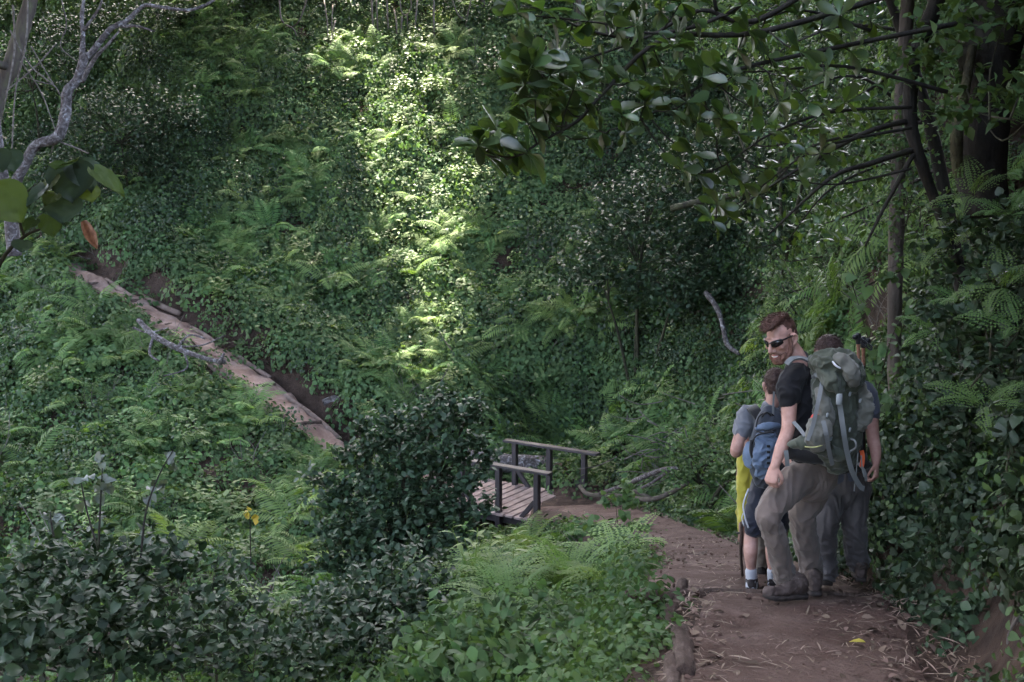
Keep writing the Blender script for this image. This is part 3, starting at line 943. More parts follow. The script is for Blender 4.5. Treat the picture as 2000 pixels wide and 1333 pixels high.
def lobes_leaves(lobes, n, twig=6, tl=0.28, size=(0.7, 1.25), inner=0.5):
    """leaves on short twigs over the outside of lumpy lobes"""
    out = []; tw = []
    wsum = [l[1][0] * l[1][2] for l in lobes]
    for _ in range(n // twig):
        c, r = random.choices(lobes, wsum)[0]
        d = rdir()
        if d.z < -0.35: d.z *= -0.5
        k = 1 - inner * random.random() ** 2.2
        k *= 0.82 + 0.5 * (0.5 + 0.5 * mnoise.noise((d.x * 2.5 + c.x, d.y * 2.5 + c.y, d.z * 2.5 + c.z)))
        p = Vector((c.x + d.x * r[0] * k, c.y + d.y * r[1] * k, c.z + d.z * r[2] * k))
        o = (d + Vector((0, 0, 0.35)) + rdir() * 0.5).normalized()
        L = tl * random.uniform(0.5, 1.2)
        tw.append((p - o * L * 0.6, p + o * L * 0.4))
        for i in range(twig):
            q = p + o * (L * (i / twig - 0.55))
            dd = (o * 0.5 + rdir() * 0.9 + Vector((0, 0, -0.15))).normalized()
            u = (Vector((0, 0, 0.9)) + d * 0.6 + rdir() * 0.5)
            out.append((q, dd, u, random.uniform(*size)))
    return out, tw


def stems_for(root, base, lobes, tw, mat, r0=0.03, nt=40, name='stem'):
    g = Geo()
    for c, r in lobes:
        b = base + Vector((random.uniform(-.15, .15), random.uniform(-.15, .15), -0.1))
        m = b * 0.45 + c * 0.55 + rdir() * 0.15
        tube(g, [b, m, c + rdir() * 0.1], [r0, r0 * 0.7, r0 * 0.3], 5, rough=.05)
        for a, e in random.sample(tw, min(nt // len(lobes) + 1, len(tw))):
            if (a - c).length < max(r) * 1.3:
                tube(g, [m * 0.3 + c * 0.7, (c + a) * 0.5 + rdir() * .06, a, e], [r0 * .4, r0 * .3, r0 * .18, r0 * 0.08], 4, cap=False)
    return local(root, g.build(name, mat, root))


def shrub(name, label, cat, base, lobes, n, key, limit, bark='stem', group=None, tl=0.28, size=(0.7, 1.25), twig=6, r0=0.03, inner=0.5):
    base = Vector(base)
    t = empty(name, base, label, cat, group)
    items, tw = lobes_leaves(lobes, n, twig, tl, size, inner)
    stems_for(t, base, lobes, tw, M[bark], r0)
    leaf_parts(t, items, key, limit)
    return t


def lobe(px, py, d, rx, ry, rz):
    return (P(px, py, d), (rx, ry, rz))


def below(v):
    return Vector((v.x, v.y, gz(v.x, v.y)))


# the dark bush standing before the bridge
LB = [lobe(px_, py_, d_, r_, r_, r_ * .85) for px_, py_, d_, r_ in [(705, 835, 18.2, .22), (950, 895, 17.6, .2), (925, 800, 17.7, .24), (625, 940, 17.8, .26), (640, 1035, 17.0, .26), (948, 985, 17.2, .2), (860, 778, 17.8, .2), (765, 815, 18.0, .22), (885, 830, 17.6, 0.42), (835, 812, 17.8, 0.34), (915, 868, 17.5, 0.32), (800, 848, 17.9, 0.42), (745, 870, 18.0, 0.4), (860, 890, 17.4, 0.45), (690, 895, 18.1, 0.36), (790, 925, 17.4, 0.5), (905, 945, 17.4, 0.36), (720, 955, 17.6, 0.5), (835, 985, 17.1, 0.5), (665, 985, 17.5, 0.42), (890, 1010, 17.0, 0.4), (760, 1020, 17.0, 0.55), (690, 1060, 16.8, 0.5), (830, 1070, 16.7, 0.5), (750, 1110, 16.4, 0.5), (900, 1075, 16.6, 0.38), (655, 1120, 16.4, 0.42)]]
shrub('dark_bush', 'tall dark glossy leaved bush standing in front of the wooden bridge', 'bush', below(P(780, 1120, 17.0)), LB, 7600, 'dark', 300, r0=0.045, size=(0.8, 1.35), tl=.36, inner=.4)
LB = [(on_ground(px_, py_ + 30, 8) + Vector((0, -.2, .30)), (r_, r_, r_ * .9)) for px_, py_, d_, r_ in [(800, 1150, 14.8, 0.45), (720, 1165, 14.8, 0.5), (650, 1190, 14.4, 0.42), (770, 1210, 13.8, 0.45), (690, 1240, 13.4, 0.48), (620, 1270, 12.8, 0.38), (740, 1290, 12.4, 0.42), (660, 1320, 11.8, 0.42), (820, 1220, 13.8, 0.3)]]
shrub('dark_bush', 'lower dark leafy bush below the tall bush in the gully', 'bush', below(P(700, 1260, 13.0)), LB, 4200, 'dark', 120, r0=0.04, size=(0.65, 1.05), tl=.32, inner=.4)
LB = [lobe(960, 1112, 17.6, .6, .6, .28), lobe(905, 1130, 16.6, .7, .6, .42), lobe(1000, 1130, 16.2, .5, .5, .35)]
shrub('leafy_bush', 'low green bush at the foot of the bridge by the concrete block', 'bush', below(P(950, 1130, 16.8)), LB, 1800, 'broad', 120, size=(.6, 1.0))
# bushes of the lower left corner
for lab, base, L, n, key in (
    ('broad leaved bush filling the lower left corner of the slope', (150, 1330, 8.4), [lobe(60, 1180, 9.0, 0.75, .6, .5), lobe(200, 1120, 9.6, .8, .6, .45), lobe(130, 1270, 8.2, .9, .6, .5), lobe(10, 1290, 7.6, .6, .5, .45)], 2600, 'soft_dark'),
    ('broad leaved bush with pale young leaves right of the corner bush', (420, 1340, 8.8), [lobe(330, 1160, 9.8, .75, .6, .4), lobe(420, 1215, 9.6, .45, .5, .3), lobe(330, 1280, 8.6, .8, .6, .45), lobe(500, 1290, 9.0, .6, .6, .45)], 2000, 'broad_dark'),
    ('small leaved low bush between the corner bushes and the dark gully bush', (540, 1330, 9.2), [lobe(560, 1280, 10.5, .45, .4, .22), lobe(500, 1345, 8.6, .4, .4, .25)], 700, 'small'),
    ('pale broad leaved bush at the bottom edge beside the path log', (980, 1350, 6.6), [lobe(900, 1250, 7.8, .5, .5, .22), lobe(1010, 1225, 7.8, .5, .5, .22), lobe(1130, 1250, 7.3, .45, .45, .2), lobe(1000, 1320, 6.7, .6, .5, .25), lobe(860, 1330, 7.2, .5, .4, .25)], 1300, 'broad'),
    ('low creeper bush beside the log edge of the near path', (1220, 1300, 6.4), [lobe(1220, 1270, 6.9, .35, .4, .15), lobe(1170, 1320, 6.3, .4, .4, .18), lobe(1260, 1210, 7.8, .3, .4, .15)], 600, 'small'),
):
    shrub('leafy_bush', lab, 'bush', below(P(*base)), L, n, key, 110 if key != 'small' else 60, size=(.65, 1.2), twig=5, r0=.018, tl=.25)

# tall thin sprigs standing over the corner bushes
for lab, pts, lv in (
    ('thin dark sprig with pale grey leaves leaning left over the corner bush', [(192, 1075, 9.2), (170, 1000, 9.3), (158, 940, 9.35)], [(145, 935), (172, 935), (160, 985), (200, 1010)]),
    ('upright thin sprig with pale grey leaf tufts over the corner bush', [(192, 1072, 9.2), (196, 990, 9.25), (200, 915, 9.3)], [(196, 900), (205, 935), (190, 958), (210, 948), (192, 975)]),
    ('long thin bending sprig with few leaves reaching up to the ferns', [(275, 1090, 9.4), (285, 1000, 9.5), (310, 930, 9.6), (338, 880, 9.7)], [(335, 908), (300, 952), (290, 968), (330, 890), (318, 945)]),
    ('thin stalk topped by yellow leaves on the lower slope', [(490, 1110, 13.5), (489, 1060, 13.5), (488, 1000, 13.5)], [(480, 1003), (497, 1008), (488, 996)]),
    ('thin stalk with a tuft of broad leaves left of the pale bush', [(105, 1050, 9.0), (100, 1020, 9.05), (98, 1000, 9.1)], [(92, 1003), (110, 1008), (100, 1015)]),
):
    b = P(*pts[0]); t = empty('sprig', b, lab, 'plant', 'tall sprigs over the lower bushes')
    g = Geo(); tube(g, [P(*q) for q in pts], [0.011, 0.008, 0.004], 5); local(t, g.build('stem', M['bark_dark'], t))
    d = pts[-1][2]
    it = []
    for (a, c) in lv:
        p = P(a, c, d)
        for _ in range(3): it.append((p + rdir() * .03, rdir() + Vector((0, 0, -.3)), Vector((0, -.5, .8)) + rdir() * .3, random.uniform(.6, 1.0)))
    leaf_parts(t, it, 'yellow' if 'yellow' in lab else 'pale', 300)

# bushes of the far hillside and its right-hand dark side
far_b = [
    ('large dark small leaved bush on the shaded hillside right of the sun patch', [(1250, 480, 27.5, 1.5, 1.2, 1.0), (1180, 560, 26.8, 1.2, 1.0, .9), (1320, 580, 26.0, 1.2, 1.0, 1.0), (1260, 400, 28.5, 1.2, 1.0, .8)], 5200),
    ('dark bush with twiggy base right of the bridge', [(1400, 880, 18.8, .8, .8, .5), (1360, 930, 18.6, .5, .6, .35), (1450, 920, 17.6, .55, .6, .45)], 2600),
    ('dark bush high on the hill behind the overhanging branches', [(1380, 330, 30, 1.6, 1.2, 1.2), (1500, 380, 26, 1.3, 1, 1.1), (1560, 480, 23, 1.0, 1, .9)], 4200),
    ('dark tangled bush below the lichen tree on the hill', [(230, 260, 36, 1.9, 1.3, 1.4), (330, 250, 37, 1.3, 1.2, 1.3), (160, 330, 35, 1.3, 1.2, 1.1), (300, 330, 36, 1.0, 1.0, .8)], 5200),
    ('dark bush at the top left edge of the hill', [(60, 150, 38, 2.0, 1.3, 2.0), (190, 80, 40, 1.8, 1.3, 1.9), (-60, 250, 37, 1.6, 1.3, 1.6)], 4800),
    ('dark thicket bush along the hilltop left of the hanging vines', [(330, 40, 42, 1.5, 1.2, .9), (560, 20, 43, 1.6, 1.2, 1.1), (500, 5, 43, 1.2, 1.2, .8)], 3600),
    ('dark thicket bush along the hilltop behind the hanging vines', [(690, 30, 43, 1.6, 1.2, 1.2), (790, 20, 43, 1.4, 1.2, 1.2), (880, 40, 42, 1.4, 1.2, 1.2)], 3600),
    ('dark thicket bush along the hilltop beside the overhanging branches', [(960, 60, 41, 1.6, 1.2, 1.3), (1060, 20, 41, 1.6, 1.2, 1.4), (1000, 150, 38, 1.2, 1.1, 1.0)], 4000),
    ('dark thicket bush above the large dark bush on the hill', [(1160, 120, 39, 1.6, 1.2, 1.6), (1260, 60, 38, 1.7, 1.2, 1.7), (1240, 210, 35, 1.5, 1.2, 1.2)], 4600),
    ('dark bush behind the walkers under the thin leaning trunk', [(1600, 560, 19, 1.0, .9, .8), (1680, 480, 18.5, 1.0, .9, 1.0), (1560, 640, 18.5, .7, .8, .5)], 3600),
    ('tall dark thicket bush in the shadow behind the leaning trunk', [(1620, 180, 22, 1.6, 1.2, 1.6), (1540, 60, 25, 1.6, 1.2, 1.5), (1720, 300, 18, 1.2, 1, 1.3), (1400, 120, 31, 1.7, 1.2, 1.8)], 4800),
]
for lab, L, n in far_b:
    LL = [lobe(*q) for q in L]
    c = sum((q[0] for q in LL), Vector()) / len(LL)
    near = L[0][2] < 25
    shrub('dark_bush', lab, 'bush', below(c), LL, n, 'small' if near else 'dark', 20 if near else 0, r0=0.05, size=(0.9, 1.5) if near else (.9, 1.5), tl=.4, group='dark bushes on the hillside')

# low plant with notched leaves where the path passes behind the ferns
shrub('leafy_plant', 'green leafy plant beside the path just this side of the bridge', 'plant', below(P(1215, 1060, 14.8)), [lobe(1215, 985, 15.0, .28, .28, .28), lobe(1195, 1040, 14.9, .35, .3, .2), lobe(1250, 1045, 14.6, .3, .3, .2)], 320, 'soft', 160, size=(.6, .9), r0=.012, twig=4)
shrub('leafy_plant', 'low leafy plant before the concrete block of the bridge', 'plant', below(P(1100, 1060, 18.2)), [lobe(1125, 1050, 17.6, .36, .35, .2), lobe(1085, 1078, 16.6, .35, .3, .18)], 420, 'soft', 120, size=(.5, .8), r0=.01, twig=4)

# ---- the tree with pale lichen bark at the left
def branchy(name, label, cat, base, parts, group=None):
    """parts: (name, material, [pixel points], [radii])"""
    t = empty(name, base, label, cat, group)
    for nm, mt, lines in parts:
        g = Geo()
        for pts, rad in lines:
            tube(g, [P(*q) for q in pts], rad, 9 if rad[0] > .05 else 6, rough=0.07, k=6)
        local(t, g.build(nm, M[mt], t))
    return t


LT = branchy('lichen_tree', 'crooked tree with pale lichen covered bark beside the far path', 'tree', P(25, 480, 20.5), [
    ('trunk', 'bark_pale', [([(28, 500, 20.5), (20, 420, 20.5), (4, 340, 20.5), (-10, 240, 20.6), (-30, 60, 21)], [0.133, 0.121, 0.109, 0.101, 0.086])]),
    ('branch', 'bark_pale', [([(22, 372, 20.5), (42, 335, 20.4), (70, 285, 20.3), (112, 268, 20.2), (128, 225, 20.2), (132, 180, 20.2), (152, 155, 20.2), (165, 115, 20.2), (178, 105, 20.2), (215, 58, 20.2), (247, 42, 20.2), (280, 12, 20.2), (310, 14, 20.2), (372, 20, 20.3), (420, 0, 20.4)], [0.101, 0.094, 0.086, 0.098, 0.098, 0.086, 0.082, 0.078, 0.058, 0.048, 0.043, 0.035, 0.031, 0.027, 0.023])]),
    ('branch', 'bark_pale', [([(160, 125, 20.2), (162, 70, 20.3), (160, 30, 20.4), (170, -40, 20.6)], [0.058, 0.039, 0.035, 0.027]), ([(163, 60, 20.3), (185, 30, 20.2), (197, 8, 20.1), (205, -30, 20.1)], [0.031, 0.027, 0.023, 0.016])]),
    ('branch', 'bark_pale', [([(160, 160, 20.2), (185, 115, 20.0), (210, 88, 19.9), (232, 62, 19.8)], [0.047, 0.035, 0.027, 0.016]), ([(240, 52, 20.2), (270, 52, 20.1), (302, 62, 20.0)], [0.031, 0.023, 0.012])]),
])
branchy('lichen_tree', 'thicker grey trunk with knots at the far left behind the lichen tree', 'tree', below(P(-20, 300, 24)), [
    ('trunk', 'bark_mid', [([(-30, 330, 24), (0, 180, 24), (22, 130, 24), (40, 70, 24), (60, 0, 24), (80, -80, 24)], [0.156, 0.148, 0.187, 0.156, 0.140, 0.133])]),
    ('branch', 'bark_mid', [([(20, 130, 24), (-10, 120, 23.6), (-60, 60, 23.5)], [0.094, 0.078, 0.062])])])
# tangle of thin hanging stems by it
TV = [([(55, -20), (50, 90), (30, 180), (22, 330)], 22), ([(20, 60), (60, 130), (120, 190), (100, 300)], 22), ([(10, 180), (70, 130), (110, 85)], 22), ([(60, 90), (95, 150), (100, 165), (45, 150)], 22), ([(120, 0), (130, 50), (118, 90), (150, 120)], 22), ([(25, 10), (28, 100), (10, 200)], 22), ([(40, 120), (80, 180), (110, 260)], 22),
      ([(110, 275), (150, 290), (172, 300)], 20)]
HV = [([(545, -20), (550, 40), (575, 60), (590, 110)], 41), ([(530, 60), (540, 90), (550, 120)], 40.5), ([(633, 0), (640, 60), (635, 110)], 41), ([(650, 10), (648, 60), (655, 112)], 41), ([(725, -20), (728, 50), (735, 108)], 41), ([(735, 0), (738, 60), (743, 95)], 41), ([(780, -20), (783, 20), (792, 30), (803, 15), (800, -10)], 41), ([(785, 32), (780, 90), (772, 115), (785, 110), (795, 70), (795, 30)], 41),
      ([(815, 0), (810, 60), (808, 110)], 41), ([(848, -20), (847, 40), (850, 110), (851, 140)], 40), ([(850, 90), (856, 130), (870, 150)], 39.5), ([(820, 50), (815, 100), (812, 110)], 41), ([(880, -10), (895, 30), (915, 40)], 40), ([(755, -10), (758, 60), (760, 118)], 41), ([(770, 20), (775, 60), (766, 100)], 41), ([(602, -10), (585, 40), (567, 55)], 41), ([(640, 110), (646, 80), (655, 40)], 41), ([(920, 0), (910, 60), (930, 120)], 40)]
for lines, lab, grp in ((TV, 'bare hanging stem before the far left dark bush', 'bare hanging stems at the left'), (HV, 'pale thin vine hanging at the hilltop', 'pale vines hanging at the hilltop')):
    for pts, d in lines:
        q = [P(a, b, d + random.uniform(-.3, .3)) for a, b in pts]
        g = Geo(); r = random.uniform(.018, .034) * d / 40 * (1 if d > 30 else 1.1)
        tube(g, q, [r, r, r * .7], 5, rough=.1)
        k = sorted(range(len(lines)), key=lambda i: lines[i][0][0][0]).index([l[0] for l in lines].index(pts))
        tag(g.build('vine', M['vine']), lab + ', ' + ('first second third fourth fifth sixth seventh eighth ninth tenth eleventh twelfth thirteenth fourteenth fifteenth sixteenth seventeenth eighteenth nineteenth'.split()[k]) + ' from the left', 'vine', grp)
# thin ridge trunks
for a, d, r in ((655, 42.5, .07), (778, 43, .06), (940, 41, .09), (590, 43, .06), (1125, 39, .10), (870, 42, .05)):
    g = Geo(); tube(g, [P(a, 120, d), P(a + random.uniform(-8, 8), 40, d), P(a + random.uniform(-15, 15), -60, d)], [r, r * .9, r * .8], 7, rough=.06)
    ORD = ['first', 'second', 'third', 'fourth', 'fifth', 'sixth', 'seventh', 'eighth', 'ninth', 'tenth', 'eleventh', 'twelfth', 'thirteenth', 'fourteenth', 'fifteenth', 'sixteenth', 'seventeenth', 'eighteenth', 'nineteenth']
    tag(g.build('slim_tree', M['bark_mid']), '%s slim grey trunk from the left in the hilltop thicket' % ORD[sorted((655, 778, 940, 590, 1125, 870)).index(a)], 'tree', 'slim trunks at the hilltop')

# ---- dark trunks at the right, with creepers
branchy('tree', 'pale slim trunk standing right of the walkers', 'tree', below(P(1752, 1100, 9.9)), [
    ('trunk', 'bark_mid', [([(1753, 1125, 9.9), (1750, 1000, 9.9), (1752, 850, 9.95), (1747, 700, 10), (1748, 580, 10), (1752, 440, 10.1), (1758, 250, 10.3), (1770, 60, 10.5), (1775, -80, 10.6)], [0.082, 0.066, 0.064, 0.062, 0.066, 0.070, 0.062, 0.062, 0.058])])])
branchy('tree', 'dark crooked trunk leaning across the upper right', 'tree', below(P(1880, 560, 9.4)), [
    ('trunk', 'bark_dark', [([(1870, 520, 9.2), (1825, 390, 9.1), (1793, 300, 9.0), (1778, 230, 9.0), (1784, 120, 9.0), (1815, 40, 9.0), (1850, -50, 9.0)], [0.039, 0.043, 0.051, 0.055, 0.058, 0.066, 0.070])]),
    ('branch', 'bark_dark', [([(1790, 290, 9.0), (1700, 320, 8.9), (1620, 350, 8.8), (1500, 460, 8.7)], [0.027, 0.022, 0.016, 0.006]), ([(1782, 235, 9), (1690, 260, 8.9), (1560, 330, 8.8), (1450, 400, 8.7)], [0.023, 0.020, 0.014, 0.006]), ([(1790, 290, 9), (1730, 400, 8.9), (1690, 480, 8.8)], [0.023, 0.016, 0.008])])])
branchy('tree', 'massive mossy black trunk at the right edge', 'tree', below(P(1960, 700, 8.2)), [
    ('trunk', 'bark_dark', [([(1930, 420, 8.3), (1915, 300, 8.4), (1930, 150, 8.5), (1960, -60, 8.6)], [0.156, 0.187, 0.203, 0.234])]),
    ('branch', 'moss', [([(1872, 345, 8.25), (1868, 270, 8.2), (1880, 200, 8.25), (1900, 90, 8.3)], [0.039, 0.047, 0.039, 0.031])])])

# ---- the overhanging tree with leathery leaf whorls
OT = empty('overhanging_tree', below(P(2150, 500, 7.6)), 'dark tree at right whose leathery leaf whorls overhang the valley', 'tree')
g = Geo()
tube(g, [OT.location - Vector((0, 0, .3)), P(2120, 300, 7.6), P(2050, 60, 7.6), P(1980, -150, 7.7)], [.2, .17, .14, .12], 10, rough=.05)
local(OT, g.build('trunk', M['bark_dark'], OT))
BRS = [  # pixel lines of its branches, as they hang into the picture
    ([(1600, -120, 7.5), (1430, 20, 7.4), (1290, 65, 7.3), (1170, 45, 7.2), (1030, 30, 7.2)], .03),
    ([(1700, -100, 7.6), (1480, 40, 7.5), (1370, 20, 7.4), (1270, 70, 7.4), (1160, 110, 7.3), (1050, 140, 7.2)], .035),
    ([(1900, -60, 7.7), (1500, 60, 7.5), (1300, 75, 7.4), (1180, 180, 7.3), (1130, 235, 7.2), (1060, 275, 7.1), (1000, 308, 7.1), (935, 290, 7.0)], .035),
    ([(1900, 40, 7.7), (1600, 100, 7.6), (1430, 140, 7.5), (1330, 190, 7.4), (1240, 240, 7.3), (1190, 255, 7.3)], .03),
    ([(1850, 180, 7.8), (1650, 130, 7.7), (1500, 140, 7.6), (1380, 140, 7.5)], .025),
    ([(1780, 210, 7.9), (1620, 220, 7.8), (1500, 265, 7.7), (1420, 320, 7.6), (1375, 340, 7.6)], .022),
    ([(1780, 250, 7.9), (1600, 290, 7.8), (1480, 370, 7.7), (1400, 430, 7.6)], .02),
    ([(1250, 80, 7.4), (1150, 60, 7.3), (1060, 20, 7.2), (990, 10, 7.2)], .02),
    ([(1400, 20, 7.4), (1370, -40, 7.3), (1250, -30, 7.3), (1120, -20, 7.2)], .02),
    ([(1700, 60, 7.8), (1560, 20, 7.7), (1440, 60, 7.6), (1380, 70, 7.5)], .02),
    ([(1780, 330, 7.9), (1640, 360, 7.9), (1540, 350, 7.9), (1470, 330, 7.8)], .016),
]
items = []
g = Geo(); bl = []
for pts, r in BRS:
    q = [P(a, b, d) for a, b, d in pts]
    g = Geo(); r *= .6; tube(g, q, [r, r * .7, r * .4, r * .25], 6, rough=.06, k=5)
    bl.append(catmull(q, 6))
    local(OT, g.build('branch', M['bark_dark'], OT))
WH = [(935, 285, 9), (955, 270, 8), (985, 305, 8), (1010, 290, 7), (1015, 150, 9), (1040, 130, 9), (1005, 180, 7), (1060, 170, 8), (1100, 150, 9), (1120, 175, 8), (1060, 215, 7), (1030, 240, 7), (1105, 210, 7), (1170, 160, 8), (1175, 130, 8), (1110, 60, 8), (1150, 40, 8), (1200, 60, 9), (1230, 90, 9), (1240, 50, 8), (1290, 20, 8), (1180, 20, 7), (1060, 20, 7), (1010, 25, 7), (1260, 150, 7), (1230, 160, 6), (1290, 130, 7), (1315, 90, 10), (1320, 70, 9), (1350, 40, 8), (1390, 10, 8), (1460, 60, 10), (1480, 50, 9), (1440, 100, 8), (1400, 140, 8), (1430, 150, 7), (1370, 150, 7), (1170, 255, 6), (1220, 260, 6), (1150, 270, 5), (1215, 225, 6), (1260, 205, 7), (1310, 170, 7), (1340, 200, 7), (1310, 215, 6), (1380, 215, 7), (1360, 240, 6), (1410, 230, 6), (1400, 270, 6), (1440, 260, 6), (1470, 210, 7), (1490, 250, 7), (1350, 300, 6), (1360, 340, 6), (1330, 330, 5), (1430, 340, 7), (1450, 360, 7), (1400, 400, 7), (1390, 430, 6), (1420, 420, 6), (1480, 380, 6), (1500, 330, 7), (1540, 280, 7), (1520, 200, 8), (1540, 150, 8), (1560, 100, 9), (1500, 110, 8), (1600, 60, 9), (1560, 30, 9), (1520, 10, 9), (1450, 10, 8), (1330, 5, 8), (1240, 0, 8), (1120, 5, 7), (1610, 140, 8), (1580, 200, 7), (1650, 200, 7), (1620, 250, 7), (1600, 300, 6), (1560, 340, 6), (1660, 100, 8), (1640, 30, 8), (1700, 40, 8)]
WH += [(945, 300, 7), (970, 255, 7), (1000, 275, 8), (1025, 165, 8), (1010, 120, 7), (1045, 195, 7), (1075, 145, 8), (1090, 190, 7), (1050, 105, 7), (1130, 140, 8), (1075, 240, 6), (1030, 300, 6), (1085, 110, 8), (1140, 195, 7)]
for (a, b, n) in WH:
    d = 7.3 + (a - 1200) / 1500 + random.uniform(-.35, .3)
    c = P(a, b, d)
    best = min((p for line in bl for p in line), key=lambda p: (p - c).length + 0.3 * max(0, (Vector((0, 0, 0)) - p).length - (Vector((0, 0, 0)) - c).length))
    g = Geo(); tube(g, [best, (best + c) * .5 + Vector((0, 0, -.02)) + rdir() * .015, c], [.007, .005, .004], 4, cap=False)
    local(OT, g.build('twig', M['bark_dark'], OT))
    ax = (Vector((-.45, -.25, .55)) + rdir() * .55).normalized()
    u, v = frame_from(ax)
    n = int(n * 1.6) if a < 1420 else int(n * .9)
    for k in range(n):
        th = 6.283 * k / n + random.uniform(-.3, .3)
        dd = (u * math.cos(th) + v * math.sin(th)) + ax * random.uniform(-.1, .7)
        items.append((c - ax * .01 * random.random(), dd, ax + rdir() * .2, random.uniform(.55, .95) * (1.2 if a < 1130 else 1)))
leaf_parts(OT, items, 'magnolia', 300)
print('OVERHANG LEAVES', len(items))

# second crown behind it, deeper and darker
OB = empty('overhanging_tree', below(P(1900, 700, 11.5)), 'slender tree with yellow green leaves behind the overhanging branches', 'tree')
g = Geo(); items = []
tube(g, [OB.location, P(1830, 300, 11.6), P(1760, 60, 11.8), P(1700, -100, 12)], [.08, .07, .05, .04], 7, rough=.05)
local(OB, g.build('trunk', M['bark_dark'], OB))
g = Geo()
for pts in ([(1800, 240), (1680, 150), (1560, 180), (1480, 230)], [(1800, 240), (1690, 260), (1580, 290), (1500, 370), (1440, 400)], [(1760, 60), (1650, 50), (1540, 90), (1480, 140)], [(1820, 290), (1700, 330), (1610, 380), (1540, 470)], [(1780, 120), (1660, 200), (1580, 240), (1520, 300)], [(1830, 330), (1740, 380), (1660, 420), (1600, 440)], [(1710, -60), (1600, -30), (1500, 20), (1420, 50)]):
    q = [P(a, b, 11.6 + random.uniform(-.5, .8)) for a, b in pts]
    tube(g, q, [.022, .015, .01, .005], 5, cap=False)
    for p in catmull(q, 10)[6:]:
        for _ in range(7):
            c = p + rdir() * .28
            items.append((c, rdir() + Vector((0, 0, -.3)), Vector((-.2, -.2, .9)) + rdir() * .5, random.uniform(.5, .95)))
local(OB, g.build('branch', M['bark_dark'], OB))
leaf_parts(OB, items, 'magnolia_far', 60)

# ---- the plant with very large leaves at the left edge
BP = empty('large_leaved_plant', P(20, 620, 6.0), 'plant with very large round leaves at the left edge', 'plant')
g = Geo()
tube(g, [P(-40, 640, 6.0), P(0, 515, 6.0), P(48, 462, 6.0), P(85, 445, 6.0), P(105, 425, 6.0)], [.012, .011, .009, .006, .004], 6)
tube(g, [P(48, 462, 6.0), P(38, 430, 6.0), P(40, 390, 6.0), P(70, 360, 6.05)], [.009, .007, .006, .004], 6)
tube(g, [P(100, 430, 6.0), P(120, 390, 6.05), P(135, 350, 6.1)], [.006, .005, .004], 5)
tube(g, [P(40, 420, 6.0), P(10, 420, 6.0), P(-20, 410, 6.0)], [.006, .005, .004], 5)
local(BP, g.build('stem', M['stem'], BP))
bl = []
#  base pixel, tip pixel, width, facing, yellow-green?
for (a, b, c, d, w, fc, mt) in ((140, 322, 140, 392, .20, (0, -.8, .6), 'broad'), (150, 318, 178, 372, .15, (.5, -.7, .6), 'broad'), (128, 318, 108, 330, .12, (-.2, -.5, .9), 'magnolia'), (110, 345, 88, 375, .14, (-.5, -.5, .7), 'magnolia'), (90, 365, 54, 402, .14, (-.6, -.6, .5), 'broad'), (182, 335, 240, 380, .09, (.3, -.5, .8), 'magnolia'), (128, 385, 122, 435, .17, (-.1, -.9, .35), 'broad'), (110, 380, 88, 400, .13, (-.4, -.6, .6), 'magnolia'), (168, 368, 180, 395, .10, (.4, -.7, .5), 'magnolia'), (95, 420, 104, 462, .10, (.2, -.9, .2), 'magnolia'), (10, 300, 28, 335, .12, (.4, -.8, .4), 'broad'), (-10, 370, 42, 432, .19, (.2, -.8, .5), 'magnolia'), (-15, 408, 36, 405, .07, (.1, -.4, .9), 'broad'), (70, 430, 48, 450, .08, (-.2, -.7, .6), 'magnolia'), (45, 470, 42, 492, .09, (0, -.9, .2), 'broad'), (132, 322, 150, 312, .1, (0, -.4, .9), 'magnolia'), (-15, 300, 5, 335, .13, (.2, -.8, .5), 'broad')):
    dz = 5.95 + random.uniform(-.06, .08)
    p0 = P(a, b, dz); p1 = P(c, d, dz - random.uniform(0.0, .08))
    gg = Geo(); L = (p1 - p0).length * 1.06
    ol = OUTL['heart']
    dd = (p1 - p0).normalized(); n_, s_ = frame_from(dd, fc)
    vs = []; ROW = 13; ST = 16
    for i in range(ST + 1):
        tt = i / ST
        wv = np.interp(tt, [0, .08, .2, .35, .55, .75, .9, 1], [.18, .42, .5, .52, .46, .3, .13, .01])
        for j in range(ROW):
            u = -1 + 2 * j / (ROW - 1)
            back = -0.09 * L * (abs(u) ** 2) * max(0, 1 - tt * 4)
            vein = .035 * L * abs(math.sin((tt * 4.5 - abs(u) * 1.8) * math.pi)) * (1 - .3 * abs(u)) + .10 * L * abs(u) ** 1.2
            vs.append(p0 + dd * (tt * L + back) + s_ * (u * wv * w * 1.25) + n_ * (vein - .10 * L * tt * tt + .006 * mnoise.noise((tt * 5, u * 3, a))))
    fs = [(i * ROW + j, i * ROW + j + 1, (i + 1) * ROW + j + 1, (i + 1) * ROW + j) for i in range(ST) for j in range(ROW - 1)]
    gg.add(vs, fs, random.uniform(.6, 1))
    local(BP, gg.build('leaf', M['big_leaf' if mt == 'broad' else 'big_leaf_yellow'], BP))
